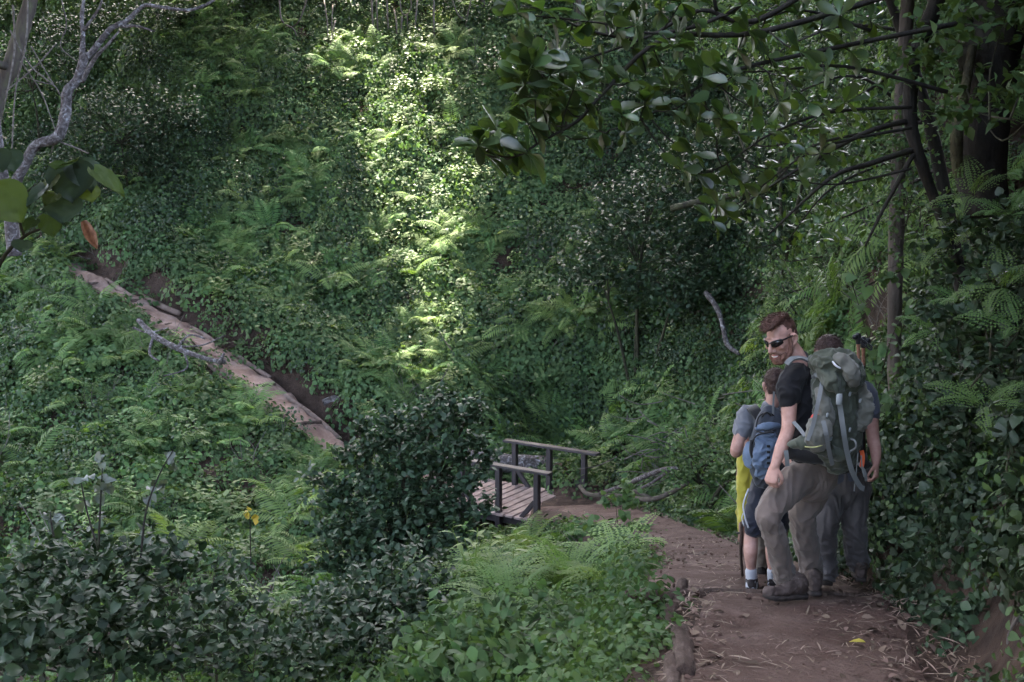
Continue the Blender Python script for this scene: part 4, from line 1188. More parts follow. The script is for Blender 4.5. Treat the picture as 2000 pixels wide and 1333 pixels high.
# the dry brown leaf caught below it
g = Geo(); p0 = P(163, 432, 6.2); p1 = P(190, 486, 6.2)
dd = (p1 - p0).normalized(); n_, s_ = frame_from(dd, (.3, -.9, .2)); L = (p1 - p0).length
vs = [p0 + dd * (L * i / 8) + s_ * (u * .033 * np.interp(i / 8, [0, .15, .5, .8, 1], [.5, .8, 1, .6, .1])) + n_ * (.02 * math.cos(u * 2.4) + .006 * math.sin(i * 2.3 + u * 3)) for i in range(9) for u in (-1, -.5, 0, .5, 1)]
g.add(vs, [(i * 5 + j, i * 5 + j + 1, i * 5 + j + 6, i * 5 + j + 5) for i in range(8) for j in range(4)], .9)
M['brown_leaf'] = noise_mat('curled dry leaf', [(.3, (.12, .05, .025)), (.55, (.28, .12, .06)), (.75, (.40, .2, .11))], 22.0, rough=.7, bump=.6)
tag(g.build('dry_leaf', M['brown_leaf']), 'curled orange brown dry leaf below the large leaved plant', 'leaf')

# ---- big-leaved herbs, ferns and creepers of the bank at right
for lab, base, L, n, key, lim in (
    ('soft leaved herb at the foot of the bank beside the path', (1870, 1250, 6.0), [(1880, 1195, 6.15, .22, .2, .16), (1850, 1230, 5.9, .16, .15, .1), (1920, 1220, 6.0, .16, .15, .12)], 150, 'vine_leaf', 110),
    ('large soft leaves hanging from the bank at the right edge', (1985, 900, 6.0), [(1985, 860, 6.2, .2, .2, .25), (1975, 1050, 5.9, .16, .16, .2), (1990, 960, 6.0, .12, .15, .2)], 130, 'soft_bank', 80),
    ('creeper leaves spreading over the bank above the pale trunk foot', (1850, 1120, 7.2), [(1840, 1080, 7.3, .35, .3, .35), (1790, 1130, 8.0, .3, .3, .2), (1880, 1000, 7.2, .3, .3, .4)], 420, 'vine_leaf', 110),
    ('mixed creeper curtain hanging beside the pale slim trunk', (1830, 900, 8.0), [(1850, 800, 8.3, .32, .35, .7), (1890, 900, 7.4, .35, .3, .5), (1850, 960, 8.4, .28, .3, .6), (1875, 650, 8.4, .40, .35, .6)], 1300, 'vine_leaf', 120),
    ('creeper leaves climbing the bank high at the right edge', (1960, 700, 7.0), [(1950, 620, 7.4, .35, .3, .5), (1930, 740, 7.2, .35, .3, .4), (1990, 520, 7.4, .3, .3, .5), (1890, 480, 8.2, .4, .3, .4)], 900, 'vine_leaf', 80),
    ('low creeper along the path edge behind the walkers', (1700, 1100, 8.8), [(1730, 1090, 9.2, .25, .25, .12), (1790, 1160, 7.7, .25, .2, .12), (1700, 1040, 11, .3, .3, .25)], 420, 'small', 60),
    ('dark creeper clothing the leaning trunk at the upper right', (1790, 420, 9.6), [(1770, 420, 9.8, .35, .3, .5), (1760, 300, 10.0, .3, .3, .5), (1800, 520, 9.2, .35, .3, .4)], 1100, 'small', 40),
    ('dark leaves overhanging the black trunk at the upper right corner', (1960, 200, 7.0), [(1850, 130, 8.6, .5, .4, .5), (1960, 60, 7.6, .5, .4, .4), (1900, 230, 7.8, .3, .3, .25), (1990, 170, 7.0, .25, .25, .3)], 900, 'broad', 60),
):
    shrub('creeper', lab, 'creeper', P(*base), [lobe(*q) for q in L], n, key, lim, size=(.5, 0.95), twig=4, r0=.008, tl=.16, inner=.7, group='creepers and herbs on the bank at right')
FBK = [(1960, 560, 7.2), (1880, 590, 7.9), (1830, 640, 8.6), (1990, 640, 6.9), (1900, 380, 8.0), (1970, 420, 7.4), (1925, 790, 6.9), (1860, 480, 8.3)]
for i, q in enumerate(FBK):
    o = bpy.data.objects.new('fern', FERN_NEAR[i % 4]); o.location = P(*q)
    v = Vector((-.75, -.5, .35))
    o.rotation_euler = align(tuple(v), random.uniform(0, 6), .55); o.scale = (.55,) * 3
    link(o); tag(o, ORD[sorted(f[1] for f in FBK).index(q[1])] + ' fern from the top on the shaded bank at right', 'fern', 'ferns hanging from the bank')
# sapling twigs with bright leaves beside the poles
t = empty('sapling', P(1700, 860, 9.0), 'thin sapling with bright green leaves between the walkers and the trunk', 'plant')
g = Geo(); it = []
for pts in ([(1690, 900), (1720, 740), (1750, 640), (1800, 590)], [(1700, 880), (1712, 780), (1700, 680), (1660, 540)], [(1705, 900), (1722, 850), (1728, 800)], [(1690, 560), (1720, 545), (1760, 530)]):
    q = [P(a, b, 9.1) for a, b in pts]; tube(g, q, [.008, .005, .003], 4, cap=False)
    for p in catmull(q, 4)[2:]:
        for _ in range(2): it.append((p + rdir() * .04, rdir() + Vector((0, 0, -.4)), Vector((0, -.4, .9)) + rdir() * .5, random.uniform(.7, 1.4)))
local(t, g.build('stem', M['stem'], t)); leaf_parts(t, it, 'sapling', 300)

# ---- logs that edge the paths
def log(label, a, b, r, mat='bark_mid', name='edge_log', group=None, mid=None):
    g = Geo(); pts = [a, (a * .5 + b * .5) + (mid or rdir() * r * .3), b]
    tube(g, pts, [r, r * 1.05, r * .9], 10, rough=.07, k=6)
    o = g.build(name, M[mat]); tag(o, label, 'log', group); return o


M['log_pale'] = noise_mat('weathered log', [(.3, (.12, .08, .065)), (.6, (.25, .18, .15)), (.8, (.36, .28, .25))], 5, bump=.7, bscale=40, stretch=(1, 1, .4))
M['log_red'] = noise_mat('earth stained log', [(.3, (.04, .026, .021)), (.55, (.10, .068, .056)), (.75, (.20, .15, .13))], 9, detail=12, bump=1.2, bscale=70, bdist=.02, stretch=(1.6, .5, 1))


def pg(px, py, lift=0.0):
    v = on_ground(px, py); v.z += lift; return v


for lab, a, b, r in (('upper short log edging the far path below the bare bank', (208, 556), (262, 592), .10), ('second log with a splintered end edging the far path', (278, 588), (352, 624), .11), ('third log half sunk in the far path edge', (374, 650), (420, 680), .08), ('straight log edging the far path above the fallen branch', (455, 698), (528, 748), .09), ('fifth log edging the lower far path', (540, 766), (590, 806), .09), ('lowest log of the far path running down behind the dark bush', (592, 808), (662, 868), .09)):
    log(lab, pg(*a, .10), pg(*b, .11), r * .75, 'log_pale', group='logs edging the far path')
# earth step risers of the far path
for k in range(9):
    s = 3.0 + tread * (k + 1)
    i = int(np.argmin(abs(acc - s)))
    p = Vector(STEPPED[i]); t_ = Vector(fp_fine[min(i + 1, len(fp_fine) - 1)] - fp_fine[i - 1]); t_.z = 0; t_.normalize()
    rgt = Vector((t_.y, -t_.x, 0))
    log(ORD[8 - k] + ' step log from the top of the far path', p - rgt * random.uniform(.25, .42) + Vector((0, 0, -.03)), p + rgt * random.uniform(.3, .5) + t_ * random.uniform(-.15, .15) + Vector((0, 0, -.05)), .05, 'log_red', 'step_log', 'step logs of the far path')
log('leaning round post at the left edge of the near path', P(1334, 1138, 7.35), P(1320, 1205, 7.0), .04, 'log_red')
log('short dark log stub between the post and the big log', P(1312, 1186, 6.9), P(1316, 1240, 6.3), .045, 'log_red')
log('thick earth stained log along the left edge of the path', P(1330, 1236, 6.2), P(1338, 1318, 5.3), .058, 'log_red')
log('dark log end at the bottom edge beside the path', P(1312, 1290, 5.6), P(1316, 1360, 5.0), .045, 'log_red')
log('thin log laid across the path as a low step', pg(1334, 1104, .03), pg(1398, 1082, .03), .03, 'log_red', 'step_log')
log('thin rounded log under the walkers holding the earth step', Vector((.75, STEP_Y, gz(1.3, 7.0) - .03)), Vector((2.35, STEP_Y + .02, gz(2.1, 7.0) - .04)), .05, 'log_red', 'step_log')

# ---- fallen wood
def dead(name, label, lines, mat='bark_pale', cat='branch', d=None):
    g = Geo()
    for pts, rad in lines:
        tube(g, [P(*q) for q in pts], rad, 8, rough=.1, k=5)
    return tag(g.build(name, M[mat]), label, cat)


b0 = pg(925, 908, .12)
dead('fallen_log', 'thick fallen log with white lichen lying behind the bridge', [([(900, 890, 25.3), (960, 902, 25.1), (1060, 909, 25.0), (1150, 918, 24.9)], [.20, .22, .21, .18])], 'bark_pale', 'log')
dead('fallen_branch', 'pale forked dead branch lying right of the bridge', [([(1325, 914, 18.6), (1290, 919, 19.0), (1250, 935, 19.6), (1215, 950, 20.4), (1170, 964, 21.3)], [.03, .042, .045, .04, .025]), ([(1310, 918, 18.8), (1270, 945, 19.4), (1245, 957, 19.8)], [.03, .028, .02])])
dead('fallen_branch', 'dark twisted dead branch on the ground right of the bridge post', [([(1132, 950, 22.3), (1150, 966, 21.7), (1200, 968, 20.8), (1270, 976, 19.2), (1310, 963, 18.8), (1345, 943, 18.4)], [.035, .045, .04, .045, .04, .03]), ([(1225, 955, 20.4), (1270, 972, 19.4)], [.035, .03])], 'bark_mid')
dead('fallen_branch', 'pale lichen branch leaning down the hill left of the bearded man', [([(1378, 572, 24.5), (1398, 598, 24.2), (1410, 630, 24), (1420, 672, 23.6), (1445, 692, 23.3)], [.06, .06, .05, .055, .045])])
dead('fallen_branch', 'thin bare fallen branch behind the walkers heads', [([(1555, 640, 19.0), (1590, 632, 18.8), (1650, 628, 18.6), (1690, 600, 18.5)], [.03, .028, .025, .02]), ([(1555, 648, 19), (1620, 646, 18.7), (1660, 642, 18.6)], [.025, .025, .02])])
dead('fallen_branch', 'mossy broken branch end pointing left from the dark trees', [([(1310, 408, 17), (1350, 398, 17), (1400, 388, 17), (1480, 372, 17)], [.05, .05, .045, .045])], 'moss')
dead('fallen_branch', 'grey dead branch with lichen lying over the ferns beside the far path', [([(270, 625, 26.6), (300, 655, 26.3), (345, 680, 26.0), (400, 700, 25.8), (440, 708, 25.8)], [.06, .07, .07, .05, .06]), ([(300, 655, 26.3), (292, 690, 25.9), (310, 705, 25.7)], [.035, .03, .02]), ([(345, 680, 26), (370, 655, 26), (400, 662, 25.9)], [.03, .025, .02]), ([(360, 690, 25.9), (365, 720, 25.6), (320, 735, 25.3)], [.025, .02, .015]), ([(330, 675, 26), (390, 676, 25.9), (440, 655, 25.9)], [.025, .02, .012]), ([(260, 640, 26.5), (290, 650, 26.4), (330, 640, 26.3)], [.03, .02, .012]), ([(428, 712, 25.7), (438, 690, 25.7)], [.07, .03])])
dead('fallen_log', 'short white lichen log lying on the bare bank above the lower far path', [([(632, 788, 27.6), (655, 780, 27.6), (668, 790, 27.5), (690, 802, 27.4), (702, 812, 27.3)], [.10, .11, .08, .08, .07])], 'bark_pale', 'log')
# twiggy tangle right of the bridge
g = Geo()
for _ in range(46):
    a = P(random.uniform(1200, 1440), random.uniform(770, 960), random.uniform(19.5, 21.5)); e = a + Vector((random.uniform(-.9, .9), random.uniform(-.5, .5), random.uniform(-.35, .3)))
    tube(g, [a, (a + e) * .5 + rdir() * .12, e], [.012, .009, .004], 4, cap=False)
tag(g.build('brushwood', M['vine']), 'tangle of thin dead twigs on the slope right of the bridge', 'brushwood', kind='stuff')

# bare roots hanging out of the earth bank at the right
g = Geo()
for _ in range(34):
    a = pg(random.uniform(1800, 1995), random.uniform(860, 1240), .03)
    e = a + Vector((random.uniform(-.12, .06), random.uniform(-.15, .1), random.uniform(-.45, -.12)))
    m_ = (a + e) * .5 + Vector((-.06, -.04, 0)) + rdir() * .05
    tube(g, [a, m_, e], [.009, .007, .003], 4, cap=False)
tag(g.build('bank_roots', M['vine']), 'thin bare roots hanging out of the earth bank at the right', 'roots', kind='stuff')

# ---- leaf litter on the near path
it = []
for _ in range(3000):
    yy = random.uniform(4.4, 8.2) if random.random() < .60 else random.uniform(8.2, 21)
    i = int(np.argmin(abs(np_fine[:, 1] - yy)))
    w = near_width(yy)
    u = random.uniform(-1.0, 1.25)
    if abs(u) < .6 and random.random() < .72: continue
    xx = np_fine[i, 0] + u * w
    zz = max(gz(xx, yy), 0 * 0 - 99)
    it.append((xx, yy, zz))
lit_pts = []
for (xx, yy, zz) in it:
    zz += 0.062
    lit_pts.append((xx, yy, zz))
if True:
    e = [(random.gauss(0, .25), random.gauss(0, .25), random.uniform(0, 6.28)) for _ in lit_pts]
    tag(scatter('leaf_litter', LM['dry'] + [leaf_mesh('strip', 'lance', .11, .014, M['dry'], .1, .3, .8), leaf_mesh('strip b', 'lance', .08, .010, M['dry'], .3, .3, .5)], lit_pts, e, [random.uniform(.3, .8) if random.random() < .8 else random.uniform(.7, 1.2) for _ in lit_pts], [random.choice((0, 1, 2, 3, 4, 4, 4, 5, 5, 5)) for _ in lit_pts]), 'dry curled leaves and shreds littering the near path', 'leaf litter')
sx = []
ST = [leaf_mesh('straw %d' % i, 'lance', .05 + .03 * i, .006 + .002 * i, M['straw'], .15, .3, .2 + .25 * i) for i in range(3)]
for _ in range(3200):
    yy = 4.4 + 9.0 * random.random() ** 1.6
    i = int(np.argmin(abs(np_fine[:, 1] - yy))); u = random.uniform(-1.05, 1.25)
    if mnoise.noise((u * 1.4, yy * 1.3, 5)) + abs(u) * .55 < random.uniform(-.1, .5): continue
    xx = np_fine[i, 0] + u * near_width(yy); sx.append((xx, yy))
sz = terrain_h(np.array([q[0] for q in sx]), np.array([q[1] for q in sx])) + .058
tag(scatter('straw', ST, [(q[0], q[1], w) for q, w in zip(sx, sz)], [(random.gauss(0, .15), random.gauss(0, .2), random.uniform(0, 6.28)) for _ in sx], [random.uniform(.5, 1.5) for _ in sx], [random.randrange(3) for _ in sx]), 'pale dry straw and shredded leaves strewn on the near path', 'straw')
# pebbles and clods
PB = []
for i in range(3):
    g = Geo(); vs = []
    bm = bmesh.new(); bmesh.ops.create_icosphere(bm, subdivisions=1, radius=.02)
    for v in bm.verts: v.co *= 1 + .35 * mnoise.noise(v.co * 60 + Vector((i, 0, 0))); v.co.z *= .6
    g.add([v.co for v in bm.verts], [[v.index for v in f.verts] for f in bm.faces]); bm.free(); PB.append(g.mesh('pebble', M['path']))
px_ = [(np_fine[int(np.argmin(abs(np_fine[:, 1] - yy))), 0] + random.uniform(-1, 1) * near_width(yy), yy) for yy in (random.uniform(4.4, 14) for _ in range(320))]
pz_ = terrain_h(np.array([q[0] for q in px_]), np.array([q[1] for q in px_])) + .05
tag(scatter('clods', PB, [(q[0], q[1], w) for q, w in zip(px_, pz_)], [(random.uniform(0, 3), random.uniform(0, 3), random.uniform(0, 6)) for _ in px_], [random.uniform(.25, 1.1) for _ in px_], [random.randrange(3) for _ in px_]), 'small clods and pebbles of earth on the near path', 'clods')
o = bpy.data.objects.new('yellow_leaf', LM['yellow'][1]); o.location = pg(1690, 1280, .07); o.rotation_euler = (0.1, .1, 1.2); o.scale = (.8, .8, .8)
link(o); tag(o, 'single yellow leaf lying on the near path', 'leaf')
# ------------------------------------------------------------------ the footbridge
M['bridge_dark'] = noise_mat('dark stained timber', [(.3, (.016, .011, .013)), (.6, (.032, .024, .026)), (.85, (.06, .048, .05))], 5, bump=.5, bscale=60, rough=.55, spec=.5, stretch=(1, 1, .25))
M['bridge_rail'] = noise_mat('weathered stained rail', [(.3, (.018, .014, .016)), (.7, (.05, .04, .045))], 6, bump=.5, bscale=50, rough=.5, spec=.5)
M['plank'] = noise_mat('dusty grey planks', [(.25, (.16, .115, .10)), (.5, (.28, .21, .19)), (.75, (.40, .31, .285))], 3, bump=.6, bscale=50, rough=.85)
M['concrete'] = noise_mat('stained concrete', [(.3, (.10, .10, .10)), (.6, (.20, .20, .20)), (.8, (.30, .30, .30))], 4, bump=.6, bscale=30)
ZB = P(1108, 982, 22.3).z - .12
A = Vector((-.84, .54, 0)).normalized(); Wv = Vector((A.y, -A.x, 0)); Wv = Wv if Wv.y > 0 else -Wv
O = Vector((.50, 21.6, ZB))                       # foot of the near right post
UP = Vector((0, 0, 1))
BRG = empty('footbridge', O + A * 1.0 + Wv * .9, 'small dark timber footbridge with two handrails over the gully', 'bridge')
WID = 1.85


def bpart(name, g, mat, parent=BRG):
    return local(parent, g.build(name, M[mat], parent, smooth=False))


n = 15
for i in range(n):
    s = -.42 + i * .205
    g = Geo()
    box(g, O + A * s + Wv * (WID / 2 + random.uniform(-.03, .03)) + UP * (-.03 + random.uniform(-.004, .004)), A, (Wv + A * random.uniform(-.012, .012)).normalized(), UP, .083 + random.uniform(-.006, .004), WID / 2 + .13, .022, .006, var=random.random())
    bpart('plank', g, 'plank')
for w in (.12, WID - .12):
    g = Geo(); box(g, O + A * 1.0 + Wv * w + UP * (-.15), A, Wv, UP, 1.55, .07, .095, .008); bpart('beam', g, 'bridge_dark')
HP = .92
for w, ss, rail in ((-.02, (0.0, .90, 1.80), (-.30, 2.15)), (WID + .02, (0.0, .85, 1.72), (-.33, 1.98))):
    for s in ss:
        g = Geo(); box(g, O + A * s + Wv * w + UP * (HP / 2 - .16), UP, A, Wv, HP / 2 + .16, .055, .055, .008)
        bpart('post', g, 'bridge_dark')
    g = Geo(); box(g, O + A * ((rail[0] + rail[1]) / 2) + Wv * w + UP * (HP + .028), A, Wv, UP, (rail[1] - rail[0]) / 2, .095, .026, .008)
    bpart('handrail', g, 'bridge_rail')
    for s, sg in ((ss[0], 1), (ss[-1], -1)):
        a = O + A * (s + sg * .05) + Wv * w + UP * .34; b = O + A * (s + sg * .36) + Wv * w + UP * (-.03)
        d = (b - a).normalized(); u = d.cross(Wv)
        g = Geo(); box(g, (a + b) / 2, d, Wv, u, (b - a).length / 2, .035, .045, .006); bpart('brace', g, 'bridge_dark')
CB = Geo()
c0 = O + A * (-.16) + Wv * .72
box(CB, c0 + UP * (-.30), A, Wv, UP, .13, .92, .22, .03)
box(CB, c0 + A * -.02 + UP * (-.62), A, Wv, UP, .17, .97, .12, .03)
tag(CB.build('concrete_block', M['concrete'], smooth=False), 'grey stained concrete block carrying the right end of the footbridge', 'block')
c0 = O + A * 2.3 + Wv * .9
CB = Geo(); box(CB, c0 + UP * (-.42), A, Wv, UP, .14, .95, .35, .03)
tag(CB.build('concrete_block', M['concrete'], smooth=False), 'concrete block under the far end of the footbridge behind the bush', 'block')
# ------------------------------------------------------------------ people
def solid(mat, name, parent, build, voxel=0.008, smooth=6, wrinkle=0.0, wf=9.0, stretch=(1, 1, 1), seed=0, fac=0.6, creases=()):
    """overlapping lofts fused into one continuous skin"""
    g = Geo(); build(g)
    o = g.build(name + ' raw', mat)
    md = o.modifiers.new('remesh', 'REMESH'); md.mode = 'VOXEL'; md.voxel_size = voxel; md.use_smooth_shade = True
    if smooth:
        sm = o.modifiers.new('smooth', 'SMOOTH'); sm.iterations = smooth; sm.factor = fac
    dg = bpy.context.evaluated_depsgraph_get()
    me = bpy.data.meshes.new_from_object(o.evaluated_get(dg))
    old = o.data
    bpy.data.objects.remove(o); bpy.data.meshes.remove(old)
    me.name = name
    if wrinkle:
        n = len(me.vertices)
        co = np.empty(n * 3, np.float32); me.vertices.foreach_get('co', co); co = co.reshape(-1, 3)
        no = np.empty(n * 3, np.float32); me.vertex_normals.foreach_get('vector', no); no = no.reshape(-1, 3)
        d = np.empty(n)
        for i in range(n):
            p = co[i]
            q = (p[0] * stretch[0] * wf + seed, p[1] * stretch[1] * wf, p[2] * stretch[2] * wf)
            w = mnoise.noise((q[0] * .6, q[1] * .6, q[2] * .6)) * 1.2
            d[i] = (1 - abs(mnoise.noise((q[0] + w, q[1] + w, q[2] + w)))) ** 3 * 1.2 - .6 + .35 * mnoise.noise((q[0] * 2.3, q[1] * 2.3, q[2] * 2.3))
        for (cp_, cr_, ca_) in creases:              # bunched folds across the cloth at a bend or a hem
            dd = np.linalg.norm(co - np.array(cp_), axis=1)
            for i in np.nonzero(dd < 2 * cr_)[0]:
                p = co[i]; w = mnoise.noise((p[0] * 9, p[1] * 9, p[2] * 5 + seed)) * .9
                d[i] += ca_ * math.exp(-(dd[i] / cr_) ** 2) * ((1 - abs(math.sin(p[2] * 62 + p[0] * 26 + w * 3.2))) ** 2 * 2 - .7)
        co = co + no * (d * wrinkle)[:, None]
        me.vertices.foreach_set('co', co.astype(np.float32).ravel())
    me.materials.clear(); me.materials.append(mat)
    me.polygons.foreach_set('use_smooth', np.ones(len(me.polygons), bool))
    me.update()
    o = link(bpy.data.objects.new(name, me), parent)
    if parent is not None: o.location = -Vector(parent.location)
    return o


def limb(g, nodes, seg=14, k=5):
    """nodes: (point, half width a, half width b, direction of a); rounded ends"""
    pts = [Vector(n[0]) for n in nodes]
    q = catmull(pts, k) if len(pts) > 2 else [pts[0].lerp(pts[1], i / 6) for i in range(7)]
    m = len(q)
    ra = lerp_list([n[1] for n in nodes], m); rb = lerp_list([n[2] for n in nodes], m)
    dirs = [Vector(n[3]) if len(n) > 3 and n[3] is not None else None for n in nodes]
    rows = []
    ref = None
    for i in range(m):
        t = (q[min(i + 1, m - 1)] - q[max(i - 1, 0)]).normalized()
        u = i / (m - 1) * (len(nodes) - 1); j = min(int(u), len(nodes) - 2); f = u - j
        if dirs[j] is not None and dirs[j + 1] is not None: ref = dirs[j] * (1 - f) + dirs[j + 1] * f
        a, b = frame_from(t, ref); ref = a
        rows.append((q[i], a, b, ra[i], rb[i], t))
    full = []
    p, a, b, x, y, t = rows[0]
    for s, e in ((.95, .3), (.7, .72)):
        full.append((p - t * (min(x, y) * s), a, b, x * e, y * e))
    for r in rows: full.append(r[:5])
    p, a, b, x, y, t = rows[-1]
    for s, e in ((.7, .72), (.95, .3)):
        full.append((p + t * (min(x, y) * s), a, b, x * e, y * e))
    vs = []
    for (p, a, b, x, y) in full:
        for j in range(seg):
            th = 6.28318 * j / seg
            vs.append(p + a * (x * math.cos(th)) + b * (y * math.sin(th)))
    n = len(full)
    fs = [(i * seg + j, i * seg + (j + 1) % seg, (i + 1) * seg + (j + 1) % seg, (i + 1) * seg + j) for i in range(n - 1) for j in range(seg)]
    fs.append(tuple(range(seg))[::-1]); fs.append(tuple((n - 1) * seg + j for j in range(seg)))
    g.add(vs, fs)


def ell(g, c, ax, ay, az, rx, ry, rz, nu=14, nv=9):
    c = Vector(c); vs = [c + az * rz]
    for i in range(1, nv):
        ph = math.pi * i / nv
        for j in range(nu):
            th = 6.28318 * j / nu
            vs.append(c + ax * (rx * math.sin(ph) * math.cos(th)) + ay * (ry * math.sin(ph) * math.sin(th)) + az * (rz * math.cos(ph)))
    vs.append(c - az * rz)
    fs = [(0, 1 + j, 1 + (j + 1) % nu) for j in range(nu)]
    for i in range(nv - 2):
        for j in range(nu):
            a = 1 + i * nu + j; b = 1 + i * nu + (j + 1) % nu
            fs.append((a, a + nu, b + nu, b))
    L = len(vs) - 1; o = 1 + (nv - 2) * nu
    fs += [(o + j, L, o + (j + 1) % nu) for j in range(nu)]
    g.add(vs, fs)


class HeadF:
    """head axes: F forward, U up, R to the head's own left; scale s"""
    def __init__(h, c, F, U, s=1.0):
        h.c = Vector(c); h.F = Vector(F).normalized()
        U = Vector(U); h.U = (U - h.F * U.dot(h.F)).normalized(); h.R = h.U.cross(h.F); h.s = s

    def p(h, r, f, u):
        return h.c + (h.R * r + h.F * f + h.U * u) * h.s


def head_geo(g, h, jaw=1.0):
    e = lambda r, f, u, a, b, c: ell(g, h.p(r, f, u), h.R, h.F, h.U, a * h.s, b * h.s, c * h.s)
    e(0, -.012, .045, .076, .098, .088)
    e(0, .03, .005, .066, .070, .085)
    e(0, .040, -.045, .053, .052, .06)
    e(0, .066, -.092, .026, .024, .022)          # chin
    for s in (-1, 1):
        limb(g, [(h.p(s * .058, .0, -.035), .016 * h.s, .022 * h.s), (h.p(s * .05, .03, -.075), .016 * h.s, .02 * h.s), (h.p(s * .02, .066, -.098), .018 * h.s, .018 * h.s)], 8, 2)
        e(s * .043, .070, -.012, .024, .022, .022)   # cheekbone
        limb(g, [(h.p(s * .008, .098, .032), .012 * h.s, .010 * h.s), (h.p(s * .045, .082, .034), .011 * h.s, .010 * h.s)], 8)   # brow
        e(s * .013, .103, -.030, .010, .011, .009)   # nostril wing
        # ear: a rim and a lobe standing out from the head
        limb(g, [(h.p(s * .076, -.004, -.028), .008 * h.s, .009 * h.s), (h.p(s * .084, -.022, -.012), .007 * h.s, .010 * h.s), (h.p(s * .090, -.030, .012), .007 * h.s, .011 * h.s), (h.p(s * .086, -.018, .030), .007 * h.s, .010 * h.s), (h.p(s * .077, -.002, .026), .006 * h.s, .008 * h.s)], 8, 3)
        e(s * .078, -.012, .0, .006, .018, .026)
    limb(g, [(h.p(0, .098, .028), .010 * h.s, .010 * h.s), (h.p(0, .112, .002), .011 * h.s, .010 * h.s), (h.p(0, .124, -.024), .013 * h.s, .011 * h.s), (h.p(0, .108, -.034), .012 * h.s, .008 * h.s)], 10, 3)
    limb(g, [(h.p(-.024, .084, -.058), .006 * h.s, .006 * h.s), (h.p(0, .098, -.054), .009 * h.s, .007 * h.s), (h.p(.024, .084, -.058), .006 * h.s, .006 * h.s)], 8, 3)
    limb(g, [(h.p(-.020, .084, -.074), .006 * h.s, .006 * h.s), (h.p(0, .095, -.077), .009 * h.s, .008 * h.s), (h.p(.020, .084, -.074), .006 * h.s, .006 * h.s)], 8, 3)


def hand_geo(g, wrist, d, palm, s=1.0, curl=1.0, side=1):
    """d: direction of the hand, palm: the way the palm looks, side: +1 when the thumb leaves towards d x palm"""
    d = Vector(d).normalized(); u, w = frame_from(d, palm)          # u: palm side, w: across
    w = w * side
    W_ = Vector(wrist)
    limb(g, [(W_ - d * .01, .028 * s, .020 * s, w), (W_ + d * .035 * s, .037 * s, .017 * s, w), (W_ + d * .085 * s, .041 * s, .014 * s, w)], 12, 3)
    for i, (o, L) in enumerate(((.031, .072), (.011, .080), (-.010, .075), (-.030, .060))):
        k = W_ + d * (.085 * s - abs(o) * .18 * s) + w * (o * s)
        a1 = .95 * curl; a2 = 2.05 * curl; a3 = 2.95 * curl
        p1 = k + (d * math.cos(a1) + u * math.sin(a1)) * L * .48 * s
        p2 = p1 + (d * math.cos(a2) + u * math.sin(a2)) * L * .34 * s
        p3 = p2 + (d * math.cos(a3) + u * math.sin(a3)) * L * .24 * s
        limb(g, [(k - d * .012 * s, .0098 * s, .0098 * s), (p1, .0088 * s, .0088 * s), (p2, .0080 * s, .0080 * s), (p3, .0070 * s, .0070 * s)], 8, 3)
    b = W_ + d * .022 * s + w * .030 * s + u * .006 * s
    t1 = b + (d * .75 + w * .45 + u * .45).normalized() * .042 * s
    t2 = t1 + (d * .8 - w * .25 + u * .55).normalized() * .03 * s
    t3 = t2 + (d * .55 - w * .6 + u * .4).normalized() * .024 * s
    limb(g, [(b, .014 * s, .012 * s), (t1, .0115 * s, .0105 * s), (t2, .010 * s, .009 * s), (t3, .008 * s, .007 * s)], 8, 3)


def hair_tufts(name, h, mat, parent, pts, n=1800, L=.02, comb=None, w=.0022):
    """short strands over the hair cap"""
    g = Geo()
    for _ in range(n):
        p, nr = random.choice(pts)
        d = (nr * .7 + (comb(p) if comb else Vector()) + rdir() * .35).normalized()
        l = L * random.uniform(.5, 1.2)
        s = d.cross(rdir()).normalized() * w
        q = p + rdir() * .004
        g.add([q - s, q + s, q + d * l], [(0, 1, 2)], random.random())
    return local(parent, g.build(name, mat, parent))


def surf_points(o):
    me = o.data; off = Vector(o.location) + Vector(o.parent.location)
    return [(v.co + off, v.normal.copy()) for v in me.vertices]


def skin_mat(name, c, c2):
    m = noise_mat(name, [(.3, (c[0] * .86, c[1] * .78, c[2] * .76)), (.7, c2)], 22, detail=10, rough=.58, bump=.25, bscale=260, spec=.35, bdist=.004)
    b = m.node_tree.nodes['Principled BSDF']
    b.inputs['Subsurface Weight'].default_value = .06
    b.inputs['Subsurface Radius'].default_value = (.012, .005, .003)
    return m


def cloth_mat(name, c, c2, rough=.85, scale=5, weave=320, sheen=.2, bump=.25):
    m = noise_mat(name, [(.3, c), (.7, c2)], scale, rough=rough, bump=bump, bscale=weave, spec=.25, bdist=.004)
    m.node_tree.nodes['Principled BSDF'].inputs['Sheen Weight'].default_value = sheen
    return m


M['skin'] = skin_mat('skin', (.46, .27, .225), (.54, .33, .275))
M['skin_tan'] = skin_mat('medium skin', (.36, .20, .165), (.43, .25, .205))  # an even tone between the pale and the brown skin
M['skin_dark'] = skin_mat('brown skin', (.20, .11, .085), (.26, .15, .115))
M['hair_red'] = noise_mat('reddish brown hair', [(.3, (.045, .022, .017)), (.7, (.13, .065, .05))], 40, rough=.5, bump=.8, bscale=160, bdist=.006)
M['hair_brown'] = noise_mat('brown hair', [(.3, (.032, .018, .016)), (.7, (.085, .05, .043))], 40, rough=.5, bump=.8, bscale=160, bdist=.006)
M['beard'] = noise_mat('beard', [(.3, (.13, .06, .045)), (.7, (.27, .145, .11))], 60, rough=.7, bump=.9, bscale=260, bdist=.005)
M['lips'] = noise_mat('lips', [(.3, (.36, .14, .13)), (.7, (.42, .18, .16))], 40, rough=.4, bump=.1)
M['teeth'] = noise_mat('teeth', [(.3, (.7, .68, .64)), (.7, (.78, .76, .72))], 40, rough=.3, bump=.05)
